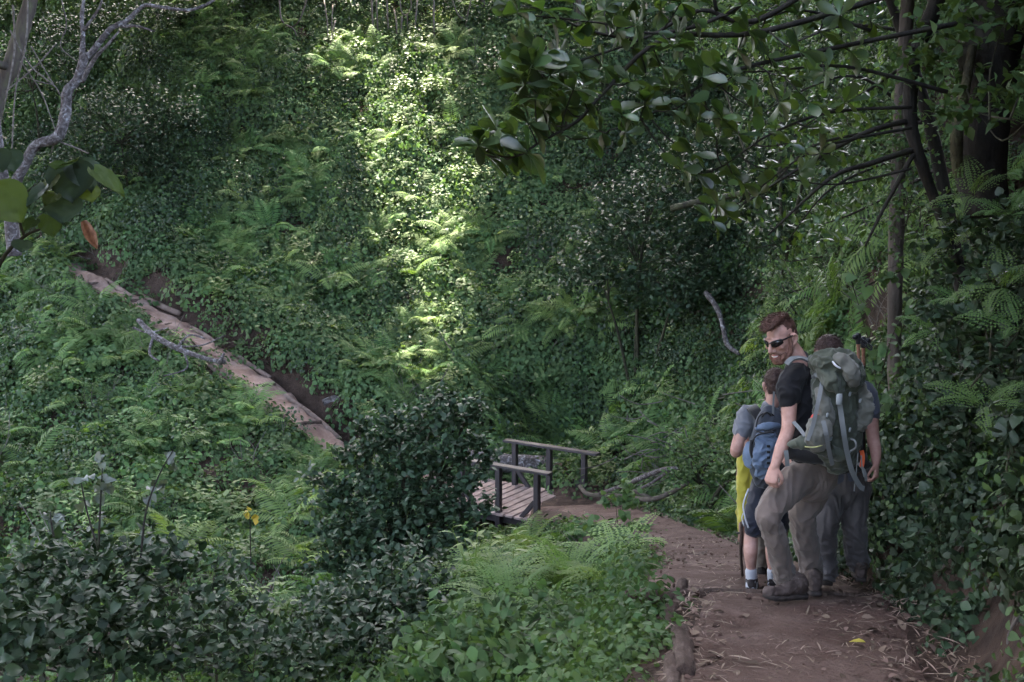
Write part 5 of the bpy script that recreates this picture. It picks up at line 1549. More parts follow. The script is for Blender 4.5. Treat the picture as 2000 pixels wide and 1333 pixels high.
M['lens'] = noise_mat('black lens', [(.3, (.008, .008, .009)), (.7, (.012, .012, .014))], 5, rough=.08, bump=0, spec=.7)
M['black_frame'] = noise_mat('black frame', [(.3, (.01, .01, .011)), (.7, (.016, .016, .018))], 5, rough=.3, bump=0)
M['shirt_black'] = cloth_mat('black shirt', (.007, .007, .009), (.012, .012, .015), .8, sheen=.1)
M['shirt_grey'] = cloth_mat('grey marl shirt', (.13, .135, .155), (.19, .195, .22), .8)
M['shirt_navy'] = cloth_mat('navy grey shirt', (.05, .055, .08), (.08, .085, .11), .8)
M['trouser_taupe'] = cloth_mat('taupe hiking trousers', (.125, .095, .082), (.170, .132, .116), .7)
M['trouser_dark'] = cloth_mat('dark grey trousers', (.06, .052, .054), (.09, .08, .082), .7)
M['trouser_khaki'] = cloth_mat('khaki trousers', (.18, .15, .12), (.24, .20, .17), .8)
M['shorts'] = cloth_mat('dark blue sport shorts', (.012, .014, .026), (.02, .022, .038), .6)
M['piping'] = cloth_mat('white piping', (.45, .46, .5), (.55, .56, .6), .7)
M['sock'] = cloth_mat('grey sock', (.42, .43, .47), (.54, .55, .6), .9, bump=.5)
M['boot'] = noise_mat('muddy brown boot', [(.3, (.04, .028, .024)), (.55, (.085, .062, .055)), (.8, (.15, .115, .105))], 18, rough=.8, bump=.5, bscale=120, bdist=.005)
M['boot_dark'] = noise_mat('dark boot', [(.3, (.02, .017, .017)), (.7, (.055, .045, .043))], 18, rough=.75, bump=.4, bscale=120, bdist=.005)
M['sole'] = noise_mat('rubber sole', [(.3, (.02, .017, .016)), (.7, (.07, .055, .05))], 20, rough=.85, bump=.4, bscale=80, bdist=.005)
M['lace'] = noise_mat('lace', [(.3, (.10, .085, .075)), (.7, (.18, .155, .14))], 60, rough=.8)
M['yellow_cloth'] = cloth_mat('yellow jacket', (.30, .265, .03), (.40, .355, .045), .6)


def J(px, py, d):
    return P(px, py, d)


def boot(parent, heel, toe, top, mat, h=.13, w=.052, name='boot', shaft=.06):
    """a laced boot between heel and toe points on the ground, its shaft ending at top"""
    heel = Vector(heel); toe = Vector(toe); f = (toe - heel); L = f.length; f.normalize()
    up = (UP - f * UP.dot(f)).normalized(); s = f.cross(up)
    o = lambda t, z: heel + f * (t * L) + up * z

    def b(g):
        limb(g, [(o(.10, .050), w * .78, .036, s), (o(.35, .052), w * .78, .040, s), (o(.62, .046), w * .98, .034, s), (o(.86, .040), w * .86, .026, s)], 14, 4)
        limb(g, [(o(.16, .05), w * .8, .05, s), (o(.20, .10), shaft * .92, .058, s), (Vector(top), shaft, .06, s)], 14, 4)
        limb(g, [(o(.30, .10), w * .66, .04, s), (o(.55, .065), w * .7, .03, s)], 12)
        ell(g, o(.90, .045), s, f, up, w * .82, .045, .040)
    bt = solid(mat, name, parent, b, .006, 3, .006, 22)

    def sl(g):
        pr = [(.0, .6), (.03, .72), (.12, .82), (.35, .80), (.55, .92), (.72, 1.08), (.86, 1.02), (.96, .72), (1.02, .3)]
        vs = []
        for t, k in pr:
            for z in (-.004, .026):
                for sd in (-1, 1):
                    vs.append(o(t, z + (.012 * max(0, t - .8) / .2)) + s * (sd * k * w))
        fs = []
        for i in range(len(pr) - 1):
            a = i * 4; c = a + 4
            fs += [(a, a + 1, c + 1, c), (a + 2, c + 2, c + 3, a + 3), (a, c, c + 2, a + 2), (a + 1, a + 3, c + 3, c + 1)]
        fs += [(0, 2, 3, 1), (len(vs) - 4, len(vs) - 3, len(vs) - 1, len(vs) - 2)]
        g.add(vs, fs)
    g = Geo(); sl(g)
    so = g.build('sole', M['sole'], bt)
    g = Geo()
    for k in range(5):
        t = .30 + .065 * k; z = .142 - .017 * k
        tube(g, [o(t, z - .012) - s * w * .55, o(t + .01, z), o(t, z - .012) + s * w * .55], [.0035] * 3, 5)
    g.build('lace', M['lace'], bt)
    return bt


def trousers(name, parent, mat, pelvis, legs, belt, seed=0, wr=.010, vox=.009):
    cr = []
    for l in legs:
        cr += [(l[-1][0], .11, .9), (l[len(l) // 2][0], .10, .55), (l[0][0], .10, .25)]
    def b(g):
        limb(g, pelvis, 18)
        for l in legs: limb(g, l, 16, 6)
    return solid(mat, name, parent, b, vox, 5, wr, 13, (1, 1, .55), seed, creases=cr)


# ---------------- the bearded man who looks back over his shoulder
D0 = 7.0
MAN = empty('person', J(1552, 1163, D0), 'bearded man in black t-shirt and taupe trousers looking back with sunglasses on', 'person', None)
HD = Vector((-.62, .78, 0)).normalized()                 # the way he walks: down the path, to the left and away
RT = Vector((HD.y, -HD.x, 0))                            # his right
hip = J(1590, 905, 7.05)
sh_c = J(1562, 722, 7.02)
shL = J(1541, 742, 6.86); shR = sh_c + (sh_c - shL); shR.z = shL.z
elL = J(1539, 838, 6.80); wrL = J(1513, 912, 6.76)
face = Vector((-.72, -.62, -.30)); hu = Vector((-.22, -.06, .95))
h = HeadF(J(1527, 664, 6.98), face, hu, 1.06)


def b(g):
    head_geo(g, h)
    limb(g, [(h.p(0, -.025, -.03), .058, .062), (J(1556, 700, 7.0), .060, .064), (J(1563, 735, 7.03), .075, .08)], 14)
    limb(g, [(shL, .044, .044), (J(1541, 790, 6.83), .050, .048), (elL, .041, .043), (elL * .5 + wrL * .5, .041, .038), (wrL, .026, .031)], 14)
    hand_geo(g, wrL, J(1503, 948, 6.74) - wrL, Vector((.6, .65, -.1)), 1.1, .92, 1)
    limb(g, [(shR, .05, .05), (shR + Vector((.03, .06, -.28)), .042, .042), (shR + Vector((.0, .12, -.46)), .034, .034), (shR + Vector((-.03, .17, -.55)), .028, .03)], 12)
    hand_geo(g, shR + Vector((-.03, .17, -.56)), Vector((-.1, .15, -1)), Vector((-.8, -.5, 0)), 1.0, .8, 1)


solid(M['skin'], 'body', MAN, b, .0048, 3, 0, fac=.5)


def b(g):   # t-shirt
    a = (shR - shL).normalized()
    limb(g, [(J(1561, 706, 7.03), .072, .07, a), (J(1561, 720, 7.03), .11, .085, a), (J(1562, 740, 7.02), .175, .105, a), (J(1566, 770, 7.02), .19, .125, a), (J(1572, 830, 7.03), .172, .122, a), (J(1584, 885, 7.05), .168, .12, a)], 20)
    limb(g, [(shL + Vector((.06, .05, .025)), .078, .076), (shL + Vector((.005, .0, -.03)), .080, .078), (J(1541, 776, 6.84), .076, .070), (J(1540, 784, 6.83), .064, .060)], 16)
    limb(g, [(shR - Vector((.04, .04, -.02)), .075, .072), (shR, .078, .075), (shR + Vector((.01, .04, -.15)), .068, .066)], 16)


solid(M['shirt_black'], 't_shirt', MAN, b, .008, 4, .010, 13, (1, 1, .7), 3)
legL = [(J(1574, 922, 6.98), .108, .10), (J(1535, 958, 6.90), .108, .095), (J(1502, 1003, 6.79), .080, .082), (J(1507, 1028, 6.80), .068, .072), (J(1518, 1062, 6.85), .074, .072), (J(1527, 1102, 6.91), .072, .068), (J(1535, 1132, 6.95), .076, .072)]
legR = [(J(1603, 925, 7.15), .11, .105), (J(1582, 972, 7.12), .105, .095), (J(1567, 1005, 7.10), .092, .086), (J(1571, 1042, 7.12), .084, .08), (J(1578, 1075, 7.18), .082, .078), (J(1583, 1108, 7.22), .080, .076), (J(1584, 1124, 7.23), .080, .076)]
tr = trousers('trousers', MAN, M['trouser_taupe'], [(J(1592, 893, 7.05), .160, .128, RT), (J(1593, 915, 7.06), .175, .142, RT), (J(1590, 940, 7.07), .165, .135, RT)], [legL, legR], None, 5, .010, .008)
bootL = boot(MAN, J(1573, 1166, 6.93), J(1493, 1170, 6.80), J(1541, 1134, 6.94), M['boot'])
bootR = boot(MAN, J(1594, 1164, 7.02), J(1578, 1140, 7.32), J(1584, 1128, 7.18), M['boot'])


# hair: short at the sides, longer and swept up in front
def b(g):
    ell(g, h.p(0, -.024, .060), h.R, h.F, h.U, .080, .096, .088)
    ell(g, h.p(0, -.055, .015), h.R, h.F, h.U, .074, .055, .07)
    limb(g, [(h.p(0, -.06, .128), .05, .022, h.R), (h.p(0, .01, .138), .062, .025, h.R), (h.p(0, .062, .132), .058, .026, h.R), (h.p(.0, .102, .112), .045, .018, h.R)], 14)
    limb(g, [(h.p(.02, .085, .118), .03, .018, h.R), (h.p(-.01, .122, .112), .028, .012, h.R)], 10)


def clip_hair(o, keep):
    me = o.data; off = Vector(o.location) + Vector(o.parent.location)
    bm = bmesh.new(); bm.from_mesh(me)
    kill = [v for v in bm.verts if not keep(v.co + off)]
    bmesh.ops.delete(bm, geom=kill, context='VERTS')
    bm.to_mesh(me); bm.free(); me.update()


def hloc(h, p):
    d = (p - h.c) / h.s
    return d.dot(h.R), d.dot(h.F), d.dot(h.U)


def keep_hair(h, front=.075, ear=-.02):
    def k(p):
        r, f, u = hloc(h, p)
        if u > .085 + .25 * max(0, f - .06): return True
        if f > .045: return False
        if f > .0: return u > .03 - .04 * (f < .022)
        return u > -.045 + .5 * max(0, f + .05)
    return k


hr = solid(M['hair_red'], 'hair', MAN, b, .005, 3, .0035, 34, (1, 1, 1), 1)
clip_hair(hr, keep_hair(h))
sp_ = surf_points(hr)
topp = [q for q in sp_ if hloc(h, q[0])[2] > .10]
hair_tufts('hair_strands', h, M['hair_red'], hr, topp, 1300, .026, lambda p: h.F * 1.1 + h.U * .15 - h.R * .3, .0016)
for o in hr.children: o.location = Vector((0, 0, 0))


def b(g):   # beard over jaw, chin and lip
    for s in (-1, 1):
        limb(g, [(h.p(s * .068, .006, .040), .008, .010), (h.p(s * .066, .004, .012), .010, .012), (h.p(s * .063, .012, -.03), .014, .02), (h.p(s * .055, .032, -.075), .019, .024), (h.p(s * .026, .070, -.103), .021, .022), (h.p(0, .078, -.108), .022, .02)], 10, 4)
        limb(g, [(h.p(s * .034, .078, -.088), .013, .02), (h.p(s * .042, .06, -.065), .014, .022)], 10)
        limb(g, [(h.p(0, .103, -.043), .007, .006), (h.p(s * .022, .093, -.047), .007, .008), (h.p(s * .034, .078, -.065), .008, .010)], 8, 3)
    ell(g, h.p(0, .086, -.095), h.R, h.F, h.U, .026, .016, .016)


bd = solid(M['beard'], 'beard', MAN, b, .0045, 3, .003, 70)
hair_tufts('beard_strands', h, M['beard'], bd, surf_points(bd), 900, .007, lambda p: -h.U * .4, .0012)
for o in bd.children: o.location = Vector((0, 0, 0))
g = Geo()
limb(g, [(h.p(-.020, .094, -.064), .003, .004), (h.p(0, .104, -.066), .004, .0055), (h.p(.020, .094, -.064), .003, .004)], 8, 3)
local(MAN, g.build('teeth', M['teeth'], MAN))
g = Geo()
limb(g, [(h.p(-.022, .090, -.062), .004, .004), (h.p(0, .103, -.0575), .005, .004), (h.p(.022, .090, -.062), .004, .004)], 8, 3)
limb(g, [(h.p(-.020, .089, -.068), .004, .004), (h.p(0, .102, -.0765), .006, .005), (h.p(.020, .089, -.068), .004, .004)], 8, 3)
local(MAN, g.build('lips', M['lips'], MAN))

# sunglasses: wrap-round lenses, bridge and side arms
SG = empty('sunglasses', h.p(0, .10, .015), 'black wrap-round sunglasses on the bearded man', 'sunglasses')


def lens_grid(s):
    vs = []; N = 9
    for i in range(N):
        t = i / (N - 1)
        r = s * (.010 + .058 * t)
        f = .116 - .9 * (abs(r) ** 2) / .1 - .004
        hh = np.interp(t, [0, .1, .4, .7, 1], [.010, .017, .021, .017, .007])
        up = .014 + .006 * t
        for z in (-1, -.4, .3, 1):
            vs.append(h.p(r, f + .002 * (1 - z * z), up + z * hh))
    fs = [(i * 4 + j, i * 4 + j + 1, i * 4 + j + 5, i * 4 + j + 4) for i in range(N - 1) for j in range(3)]
    return vs, fs


for s in (-1, 1):
    g = Geo(); vs, fs = lens_grid(s); g.add(vs, fs)
    o = local(SG, g.build('lens', M['lens'], SG))
    md = o.modifiers.new('thick', 'SOLIDIFY'); md.thickness = .003
    g = Geo()
    tube(g, [h.p(s * .004, .118, .024), h.p(s * .03, .111, .036), h.p(s * .058, .082, .036), h.p(s * .070, .068, .030), h.p(s * .080, .02, .028), h.p(s * .083, -.02, .026)], [.004, .004, .0045, .0055, .0045, .004], 6)
    local(SG, g.build('side_arm', M['black_frame'], SG))

# ---------------- the man in front with brown hair, seen from behind
DB = 8.0
BK = empty('person', J(1655, 1128, DB), 'brown haired man in navy shirt and dark trousers walking beyond the bearded man', 'person')
h2 = HeadF(J(1616, 694, 8.02), Vector((-.25, .96, -.12)), UP, 1.08)
shR2 = J(1690, 760, 8.0); shL2 = J(1560, 762, 8.05)
elR2 = J(1705, 855, 7.95); wrR2 = J(1711, 905, 7.86)


def b(g):
    head_geo(g, h2)
    limb(g, [(h2.p(0, -.02, -.03), .058, .062), (J(1622, 745, 8.02), .066, .068)], 14)
    limb(g, [(shR2, .056, .056), (J(1700, 805, 7.98), .054, .054), (elR2, .046, .046), (J(1710, 880, 7.9), .042, .040), (wrR2, .030, .032)], 14)
    hand_geo(g, wrR2, J(1712, 945, 7.82) - wrR2, Vector((-.8, .45, 0)), 1.1, .75, -1)
    limb(g, [(shL2, .055, .055), (shL2 + Vector((-.02, .08, -.28)), .045, .045), (shL2 + Vector((.03, .2, -.48)), .03, .032)], 12)
    hand_geo(g, shL2 + Vector((.03, .2, -.49)), Vector((0, .3, -1)), Vector((1, 0, 0)), 1.05, .7, 1)


solid(M['skin_tan'], 'body', BK, b, .006, 3, 0, fac=.5)


def b(g):
    a = Vector((1, 0, 0))
    limb(g, [(J(1622, 742, 8.02), .10, .085, a), (J(1624, 765, 8.02), .225, .12, a), (J(1628, 820, 8.03), .215, .135, a), (J(1640, 880, 8.05), .185, .13, a), (J(1650, 930, 8.05), .178, .13, a)], 20)
    limb(g, [(shR2 + Vector((-.05, 0, .0)), .08, .08), (shR2 + Vector((.0, 0, -.04)), .086, .082), (J(1700, 806, 7.98), .072, .070)], 16)
    limb(g, [(shL2 + Vector((.05, 0, .0)), .08, .08), (shL2 + Vector((.0, 0, -.04)), .086, .082), (shL2 + Vector((-.01, .05, -.2)), .07, .068)], 16)


solid(M['shirt_navy'], 't_shirt', BK, b, .010, 5, .007, 10, (1, 1, .8), 9)
l2R = [(J(1675, 950, 8.05), .108, .105), (J(1668, 1000, 8.03), .098, .095), (J(1670, 1040, 8.02), .086, .084), (J(1672, 1075, 8.06), .084, .08), (J(1676, 1098, 8.08), .086, .08)]
l2L = [(J(1628, 950, 8.05), .108, .105), (J(1618, 1000, 7.98), .098, .095), (J(1612, 1045, 7.95), .084, .084), (J(1614, 1090, 8.0), .078, .076), (J(1616, 1120, 8.0), .080, .076)]
trousers('trousers', BK, M['trouser_dark'], [(J(1650, 915, 8.05), .175, .13, (1, 0, 0)), (J(1651, 945, 8.06), .185, .145, (1, 0, 0)), (J(1651, 965, 8.06), .17, .135, (1, 0, 0))], [l2R, l2L], None, 15, .013, .009)
boot(BK, J(1681, 1136, 7.98), J(1676, 1120, 8.30), J(1678, 1100, 8.05), M['boot'])
boot(BK, J(1616, 1143, 7.95), J(1608, 1128, 8.25), J(1616, 1116, 8.02), M['boot_dark'])


def b(g):
    ell(g, h2.p(0, -.022, .05), h2.R, h2.F, h2.U, .087, .104, .096)
    ell(g, h2.p(0, -.06, -.01), h2.R, h2.F, h2.U, .074, .055, .085)


hr = solid(M['hair_brown'], 'hair', BK, b, .006, 3, .004, 40)
clip_hair(hr, lambda p: (lambda q: q[2] > -.075 and (q[1] < .05 or q[2] > .075) and not (abs(q[0]) > .06 and q[1] > -.035 and q[2] < .03))(hloc(h2, p)))
hair_tufts('hair_strands', h2, M['hair_brown'], hr, surf_points(hr), 1500, .028, lambda p: -h2.U * .7, .002)
for o in hr.children: o.location = Vector((0, 0, 0))

# ---------------- the youth at the left with the blue pack
DY = 8.2
BY = empty('person', J(1480, 1150, DY), 'youth in grey t-shirt, dark shorts and grey socks seen from behind', 'person')
h3 = HeadF(J(1514, 756, 8.2), Vector((.10, .98, -.2)), UP, 1.0)
shL3 = J(1459, 812, 8.2); shR3 = J(1560, 812, 8.25)
elL3 = J(1437, 882, 8.12); wrL3 = J(1455, 868, 8.45)


def b(g):
    head_geo(g, h3)
    limb(g, [(h3.p(0, -.02, -.03), .052, .056), (J(1507, 800, 8.2), .058, .06)], 14)
    limb(g, [(shL3, .05, .05), (J(1446, 850, 8.14), .046, .046), (elL3, .042, .042), (J(1444, 880, 8.3), .036, .036), (wrL3, .026, .028)], 14)
    hand_geo(g, wrL3, Vector((.4, .6, .2)), Vector((.7, -.3, .2)), .95, .9, 1)
    limb(g, [(shR3, .05, .05), (J(1566, 850, 8.25), .045, .045), (J(1568, 895, 8.2), .038, .038), (J(1560, 905, 8.4), .03, .03)], 12)
    hand_geo(g, J(1558, 905, 8.42), Vector((-.3, .8, .1)), Vector((-.7, -.3, .2)), .95, .9, -1)
    for x0, d in ((1466, 8.12), (1508, 8.3)):
        dx = x0 - 1466
        limb(g, [(J(1478 + dx * .8, 1010, d), .062, .066), (J(x0 + 2, 1045, d + .02), .052, .056), (J(x0, 1078, d - .02), .052, .056), (J(x0 + 1, 1110, d), .036, .040), (J(x0 + 2, 1140, d), .034, .036)], 14)


solid(M['skin'], 'body', BY, b, .006, 3, 0, fac=.5)


def b(g):
    a = Vector((1, .1, 0))
    limb(g, [(J(1507, 800, 8.2), .085, .075, a), (J(1508, 816, 8.2), .185, .10, a), (J(1510, 870, 8.22), .178, .115, a), (J(1512, 930, 8.22), .160, .112, a), (J(1512, 958, 8.22), .160, .112, a)], 20)
    limb(g, [(shL3 + Vector((.05, 0, .0)), .07, .07), (shL3, .074, .072), (J(1448, 846, 8.15), .064, .062)], 16)
    limb(g, [(shR3 + Vector((-.05, 0, .0)), .07, .07), (shR3, .074, .072), (J(1565, 846, 8.25), .064, .062)], 16)


solid(M['shirt_grey'], 't_shirt', BY, b, .008, 4, .011, 13, (1, 1, .8), 19)


def b(g):
    a = Vector((1, .1, 0))
    limb(g, [(J(1512, 940, 8.22), .165, .118, a), (J(1508, 965, 8.22), .172, .128, a)], 18)
    limb(g, [(J(1488, 960, 8.18), .092, .095), (J(1478, 1000, 8.13), .088, .088), (J(1474, 1028, 8.12), .088, .086)], 16)
    limb(g, [(J(1535, 960, 8.25), .092, .095), (J(1522, 1000, 8.28), .088, .088), (J(1518, 1028, 8.3), .088, .086)], 16)


shorts = solid(M['shorts'], 'shorts', BY, b, .009, 5, .008, 10, (1, 1, 1.4), 23)
g = Geo()
tube(g, [J(1462, 955, 8.1), J(1452, 985, 8.045), J(1455, 1010, 8.03), J(1462, 1032, 8.025)], [.006] * 4, 6)
tube(g, [J(1453, 1000, 8.05), J(1449, 1012, 8.05), J(1453, 1028, 8.05)], [.004] * 3, 6)
o = g.build('piping', M['piping'], shorts)
for x0, d in ((1466, 8.12), (1508, 8.3)):
    o = solid(M['sock'], 'sock', BY, lambda g: limb(g, [(J(x0 + 1, 1114, d), .044, .047), (J(x0 + 2, 1132, d), .042, .044), (J(x0 + 2, 1148, d - .01), .044, .05)], 14), .008, 3, .003, 25)
    boot(BY, J(x0 + 1, 1156, d - .06), J(x0 + 3, 1142, d + .22), J(x0 + 2, 1147, d), M['boot_dark'], name='shoe', shaft=.045, w=.046)


def b(g):
    ell(g, h3.p(0, -.022, .05), h3.R, h3.F, h3.U, .083, .100, .092)
    ell(g, h3.p(0, -.055, .0), h3.R, h3.F, h3.U, .070, .055, .075)


hr = solid(M['hair_brown'], 'hair', BY, b, .006, 3, .004, 40, (1, 1, 1), 4)
clip_hair(hr, lambda p: (lambda q: q[2] > -.058 and (q[1] < .05 or q[2] > .075) and not (abs(q[0]) > .06 and q[1] > -.035 and q[2] < .03))(hloc(h3, p)))
hair_tufts('hair_strands', h3, M['hair_brown'], hr, surf_points(hr), 1300, .014, lambda p: -h3.U * .3, .0018)
for o in hr.children: o.location = Vector((0, 0, 0))

# ---------------- the one in front of the youth, nearly hidden: yellow jacket, khaki trousers, a walking stick
DH = 9.0
HN = empty('person', J(1478, 1128, DH), 'nearly hidden walker in yellow jacket and khaki trousers ahead of the youth', 'person')
h4 = HeadF(J(1512, 790, 9.05), Vector((-.2, .97, -.1)), UP, .98)


def b(g):
    head_geo(g, h4)
    limb(g, [(h4.p(0, -.02, -.03), .052, .056), (J(1510, 830, 9.05), .06, .06)], 14)
    limb(g, [(J(1462, 850, 9.0), .05, .05), (J(1448, 930, 8.95), .044, .044), (J(1452, 1000, 8.85), .036, .036), (J(1449, 1032, 8.72), .028, .03)], 12)
    hand_geo(g, J(1449, 1034, 8.70), J(1446, 1066, 8.62) - J(1449, 1034, 8.70), Vector((.7, .4, 0)), 1.05, .85, 1)
    limb(g, [(J(1555, 850, 9.1), .05, .05), (J(1562, 930, 9.1), .042, .042), (J(1556, 990, 9.2), .03, .03)], 12)
    hand_geo(g, J(1556, 992, 9.2), Vector((0, .3, -1)), Vector((-1, 0, 0)), 1, .7, -1)


solid(M['skin_dark'], 'body', HN, b, .007, 3, 0, fac=.5)


def b(g):
    ell(g, h4.p(0, -.022, .05), h4.R, h4.F, h4.U, .083, .100, .092)


solid(M['hair_brown'], 'hair', HN, b, .008, 3, .004, 40)


def b(g):
    a = Vector((1, 0, 0))
    limb(g, [(J(1509, 835, 9.05), .10, .08, a), (J(1508, 855, 9.05), .20, .11, a), (J(1503, 905, 9.0), .21, .125, a), (J(1500, 960, 8.95), .205, .125, a)], 18)
    limb(g, [(J(1500, 952, 8.95), .19, .12, a), (J(1499, 985, 8.95), .20, .125, a), (J(1499, 1010, 8.95), .20, .125, a)], 18)
    limb(g, [(J(1460, 855, 9.0), .07, .07), (J(1451, 925, 8.94), .054, .054), (J(1453, 985, 8.86), .046, .046), (J(1451, 1018, 8.78), .040, .040)], 14)
    limb(g, [(J(1554, 855, 9.1), .07, .07), (J(1561, 925, 9.1), .055, .055)], 14)
    limb(g, [(J(1443, 955, 8.88), .016, .022), (J(1441, 1000, 8.88), .014, .02), (J(1444, 1040, 8.88), .01, .012)], 8)


solid(M['yellow_cloth'], 'jacket', HN, b, .010, 4, .010, 10, (1, 1, 1), 31)
trousers('trousers', HN, M['trouser_khaki'], [(J(1500, 990, 9.0), .16, .12, (1, 0, 0)), (J(1500, 1010, 9.0), .165, .125, (1, 0, 0))], [[(J(1482, 1015, 9.0), .09, .09), (J(1484, 1060, 9.0), .07, .07), (J(1487, 1105, 9.05), .062, .06)], [(J(1520, 1015, 9.0), .09, .09), (J(1520, 1060, 9.05), .07, .07), (J(1522, 1105, 9.1), .062, .06)]], None, 37, .01, .010)
boot(HN, J(1487, 1130, 8.98), J(1482, 1118, 9.24), J(1488, 1098, 9.05), M['boot_dark'], shaft=.062)
boot(HN, J(1522, 1130, 9.0), J(1520, 1118, 9.26), J(1522, 1100, 9.1), M['boot_dark'], shaft=.062)
g = Geo(); pw = J(1448, 1042, 8.69)
tube(g, [pw + Vector((-.032, 0, .0)), pw + Vector((-.02, -.03, .012)), pw + Vector((.03, -.02, .004)), pw + Vector((.03, .03, -.01)), pw + Vector((-.025, .03, -.006)), pw + Vector((-.032, 0, 0))], [.009] * 6, 6)
tag(g.build('wristband', M['black_frame']), 'black band on the wrist of the hidden walker in yellow', 'wristband')
g = Geo(); tube(g, [J(1449, 1020, 8.64), J(1447, 1075, 8.62), J(1450, 1125, 8.70)], [.014, .013, .011], 7, rough=.05)
tag(g.build('walking_stick', M['log_red']), 'brown walking stick in the hand of the walker in yellow', 'stick')
# ------------------------------------------------------------------ packs and poles
M['pack_green'] = cloth_mat('dark green pack cloth', (.046, .054, .040), (.070, .080, .060), .75)
M['pack_grey'] = cloth_mat('grey green pack cloth', (.105, .105, .09), (.145, .145, .125), .75)
M['webbing'] = cloth_mat('grey webbing', (.13, .14, .145), (.19, .20, .205), .8, bump=.5)
M['buckle'] = noise_mat('grey buckle', [(.3, (.22, .24, .25)), (.7, (.28, .30, .31))], 10, rough=.4, bump=.05)
M['black_cloth'] = cloth_mat('black padding', (.012, .012, .014), (.022, .022, .025), .8)
M['pack_blue'] = cloth_mat('blue grey pack cloth', (.085, .125, .20), (.16, .21, .30), .7, scale=16)
M['pack_slate'] = cloth_mat('slate pack cloth', (.035, .042, .058), (.06, .068, .088), .75)
M['orange'] = cloth_mat('orange strap', (.50, .08, .025), (.62, .12, .04), .7)
M['red_cloth'] = cloth_mat('red cloth', (.55, .05, .04), (.65, .08, .06), .6)
M['zip'] = cloth_mat('pale yellow piping', (.42, .40, .16), (.5, .48, .2), .6)
M['cork'] = noise_mat('cork grip', [(.3, (.17, .075, .045)), (.6, (.26, .125, .08)), (.8, (.33, .175, .12))], 60, rough=.7, bump=.4, bscale=200, bdist=.004)
M['pole_black'] = noise_mat('black pole', [(.3, (.012, .012, .014)), (.7, (.02, .02, .022))], 8, rough=.35, bump=.05)
M['pole_mark'] = noise_mat('white marks', [(.3, (.55, .55, .56)), (.7, (.65, .65, .66))], 8, rough=.5, bump=.05)


def strap(name, parent, pts, w, facing, mat, th=.003, k=6):
    """a band of webbing lying along a line of points, flat side towards facing"""
    q = catmull([Vector(p) for p in pts], k) if len(pts) > 2 else [Vector(pts[0]).lerp(Vector(pts[1]), i / 5) for i in range(6)]
    g = Geo(); vs = []
    fc = Vector(facing)
    for i, p in enumerate(q):
        t = (q[min(i + 1, len(q) - 1)] - q[max(i - 1, 0)]).normalized()
        n = (fc - t * fc.dot(t)).normalized(); s = t.cross(n)
        for a, b in ((-1, 1), (1, 1), (1, -1), (-1, -1)):
            vs.append(p + s * (a * w / 2) + n * (b * th / 2))
    m = len(q)
    fs = [(i * 4 + j, i * 4 + (j + 1) % 4, i * 4 + 4 + (j + 1) % 4, i * 4 + 4 + j) for i in range(m - 1) for j in range(4)]
    fs += [(3, 2, 1, 0), tuple((m - 1) * 4 + j for j in range(4))]
    g.add(vs, fs)
    return local(parent, g.build(name, M[mat], parent, smooth=False)) if parent.type == 'EMPTY' else g.build(name, M[mat], parent, smooth=False)


# ---- the big green rucksack on the bearded man's back
GP = empty('rucksack', J(1630, 800, 6.75), 'large green and grey rucksack with hanging straps on the bearded man', 'rucksack')
BKD = -HD                                    # from his back outwards
X1 = RT


def b(g):
    limb(g, [(J(1640, 892, 6.86), .135, .095, X1), (J(1638, 860, 6.82), .165, .120, X1), (J(1636, 810, 6.80), .172, .13, X1), (J(1632, 760, 6.80), .165, .125, X1), (J(1622, 722, 6.82), .13, .11, X1)], 20)


body = solid(M['pack_green'], 'main_bag', GP, b, .007, 3, .016, 13, (1, 1, 1), 41)


def b(g):
    limb(g, [(J(1596, 708, 6.76), .05, .055, X1), (J(1618, 705, 6.70), .088, .075, X1), (J(1645, 712, 6.70), .10, .085, X1), (J(1662, 735, 6.72), .085, .08, X1), (J(1660, 752, 6.70), .06, .06, X1)], 16)
    limb(g, [(J(1606, 716, 6.72), .05, .05, X1), (J(1626, 742, 6.64), .075, .055, X1), (J(1640, 762, 6.62), .05, .03, X1)], 14)


lid = solid(M['pack_green'], 'lid', GP, b, .007, 3, .018, 14, (1, 1, 1), 47)


def b(g):
    limb(g, [(J(1628, 694, 6.68), .03, .02, X1), (J(1646, 704, 6.62), .055, .034, X1), (J(1662, 726, 6.60), .06, .04, X1), (J(1668, 748, 6.62), .04, .03, X1)], 14)


o = solid(M['pack_grey'], 'lid_panel', GP, b, .007, 3, .013, 15, (1, 1, 1), 49)


def b(g):
    limb(g, [(J(1682, 762, 6.80), .045, .05), (J(1688, 795, 6.77), .058, .07), (J(1680, 828, 6.75), .048, .055)], 14)


solid(M['pack_grey'], 'side_pocket', GP, b, .007, 3, .016, 14, (1, 1, 1), 53)


def b(g):
    limb(g, [(J(1602, 762, 6.70), .020, .035), (J(1611, 795, 6.66), .045, .050), (J(1614, 820, 6.66), .05, .05)], 14)


solid(M['pack_grey'], 'side_panel', GP, b, .007, 3, .010, 14, (1, 1, 1), 55)


def b(g):
    limb(g, [(J(1601, 826, 6.62), .068, .045, Vector((1, 0, 0))), (J(1598, 848, 6.60), .082, .055, Vector((1, 0, 0))), (J(1596, 868, 6.62), .07, .048, Vector((1, 0, 0)))], 16)


pk = solid(M['pack_grey'], 'stretch_pocket', GP, b, .007, 3, .011, 14, (1, 1, 1), 57)


def b(g):
    limb(g, [(J(1546, 868, 6.70), .02, .045, Vector((0, 0, 1))), (J(1565, 865, 6.66), .042, .05, Vector((0, 0, 1))), (J(1590, 870, 6.66), .045, .05, Vector((0, 0, 1))), (J(1640, 888, 6.72), .045, .06, Vector((0, 0, 1)))], 14)


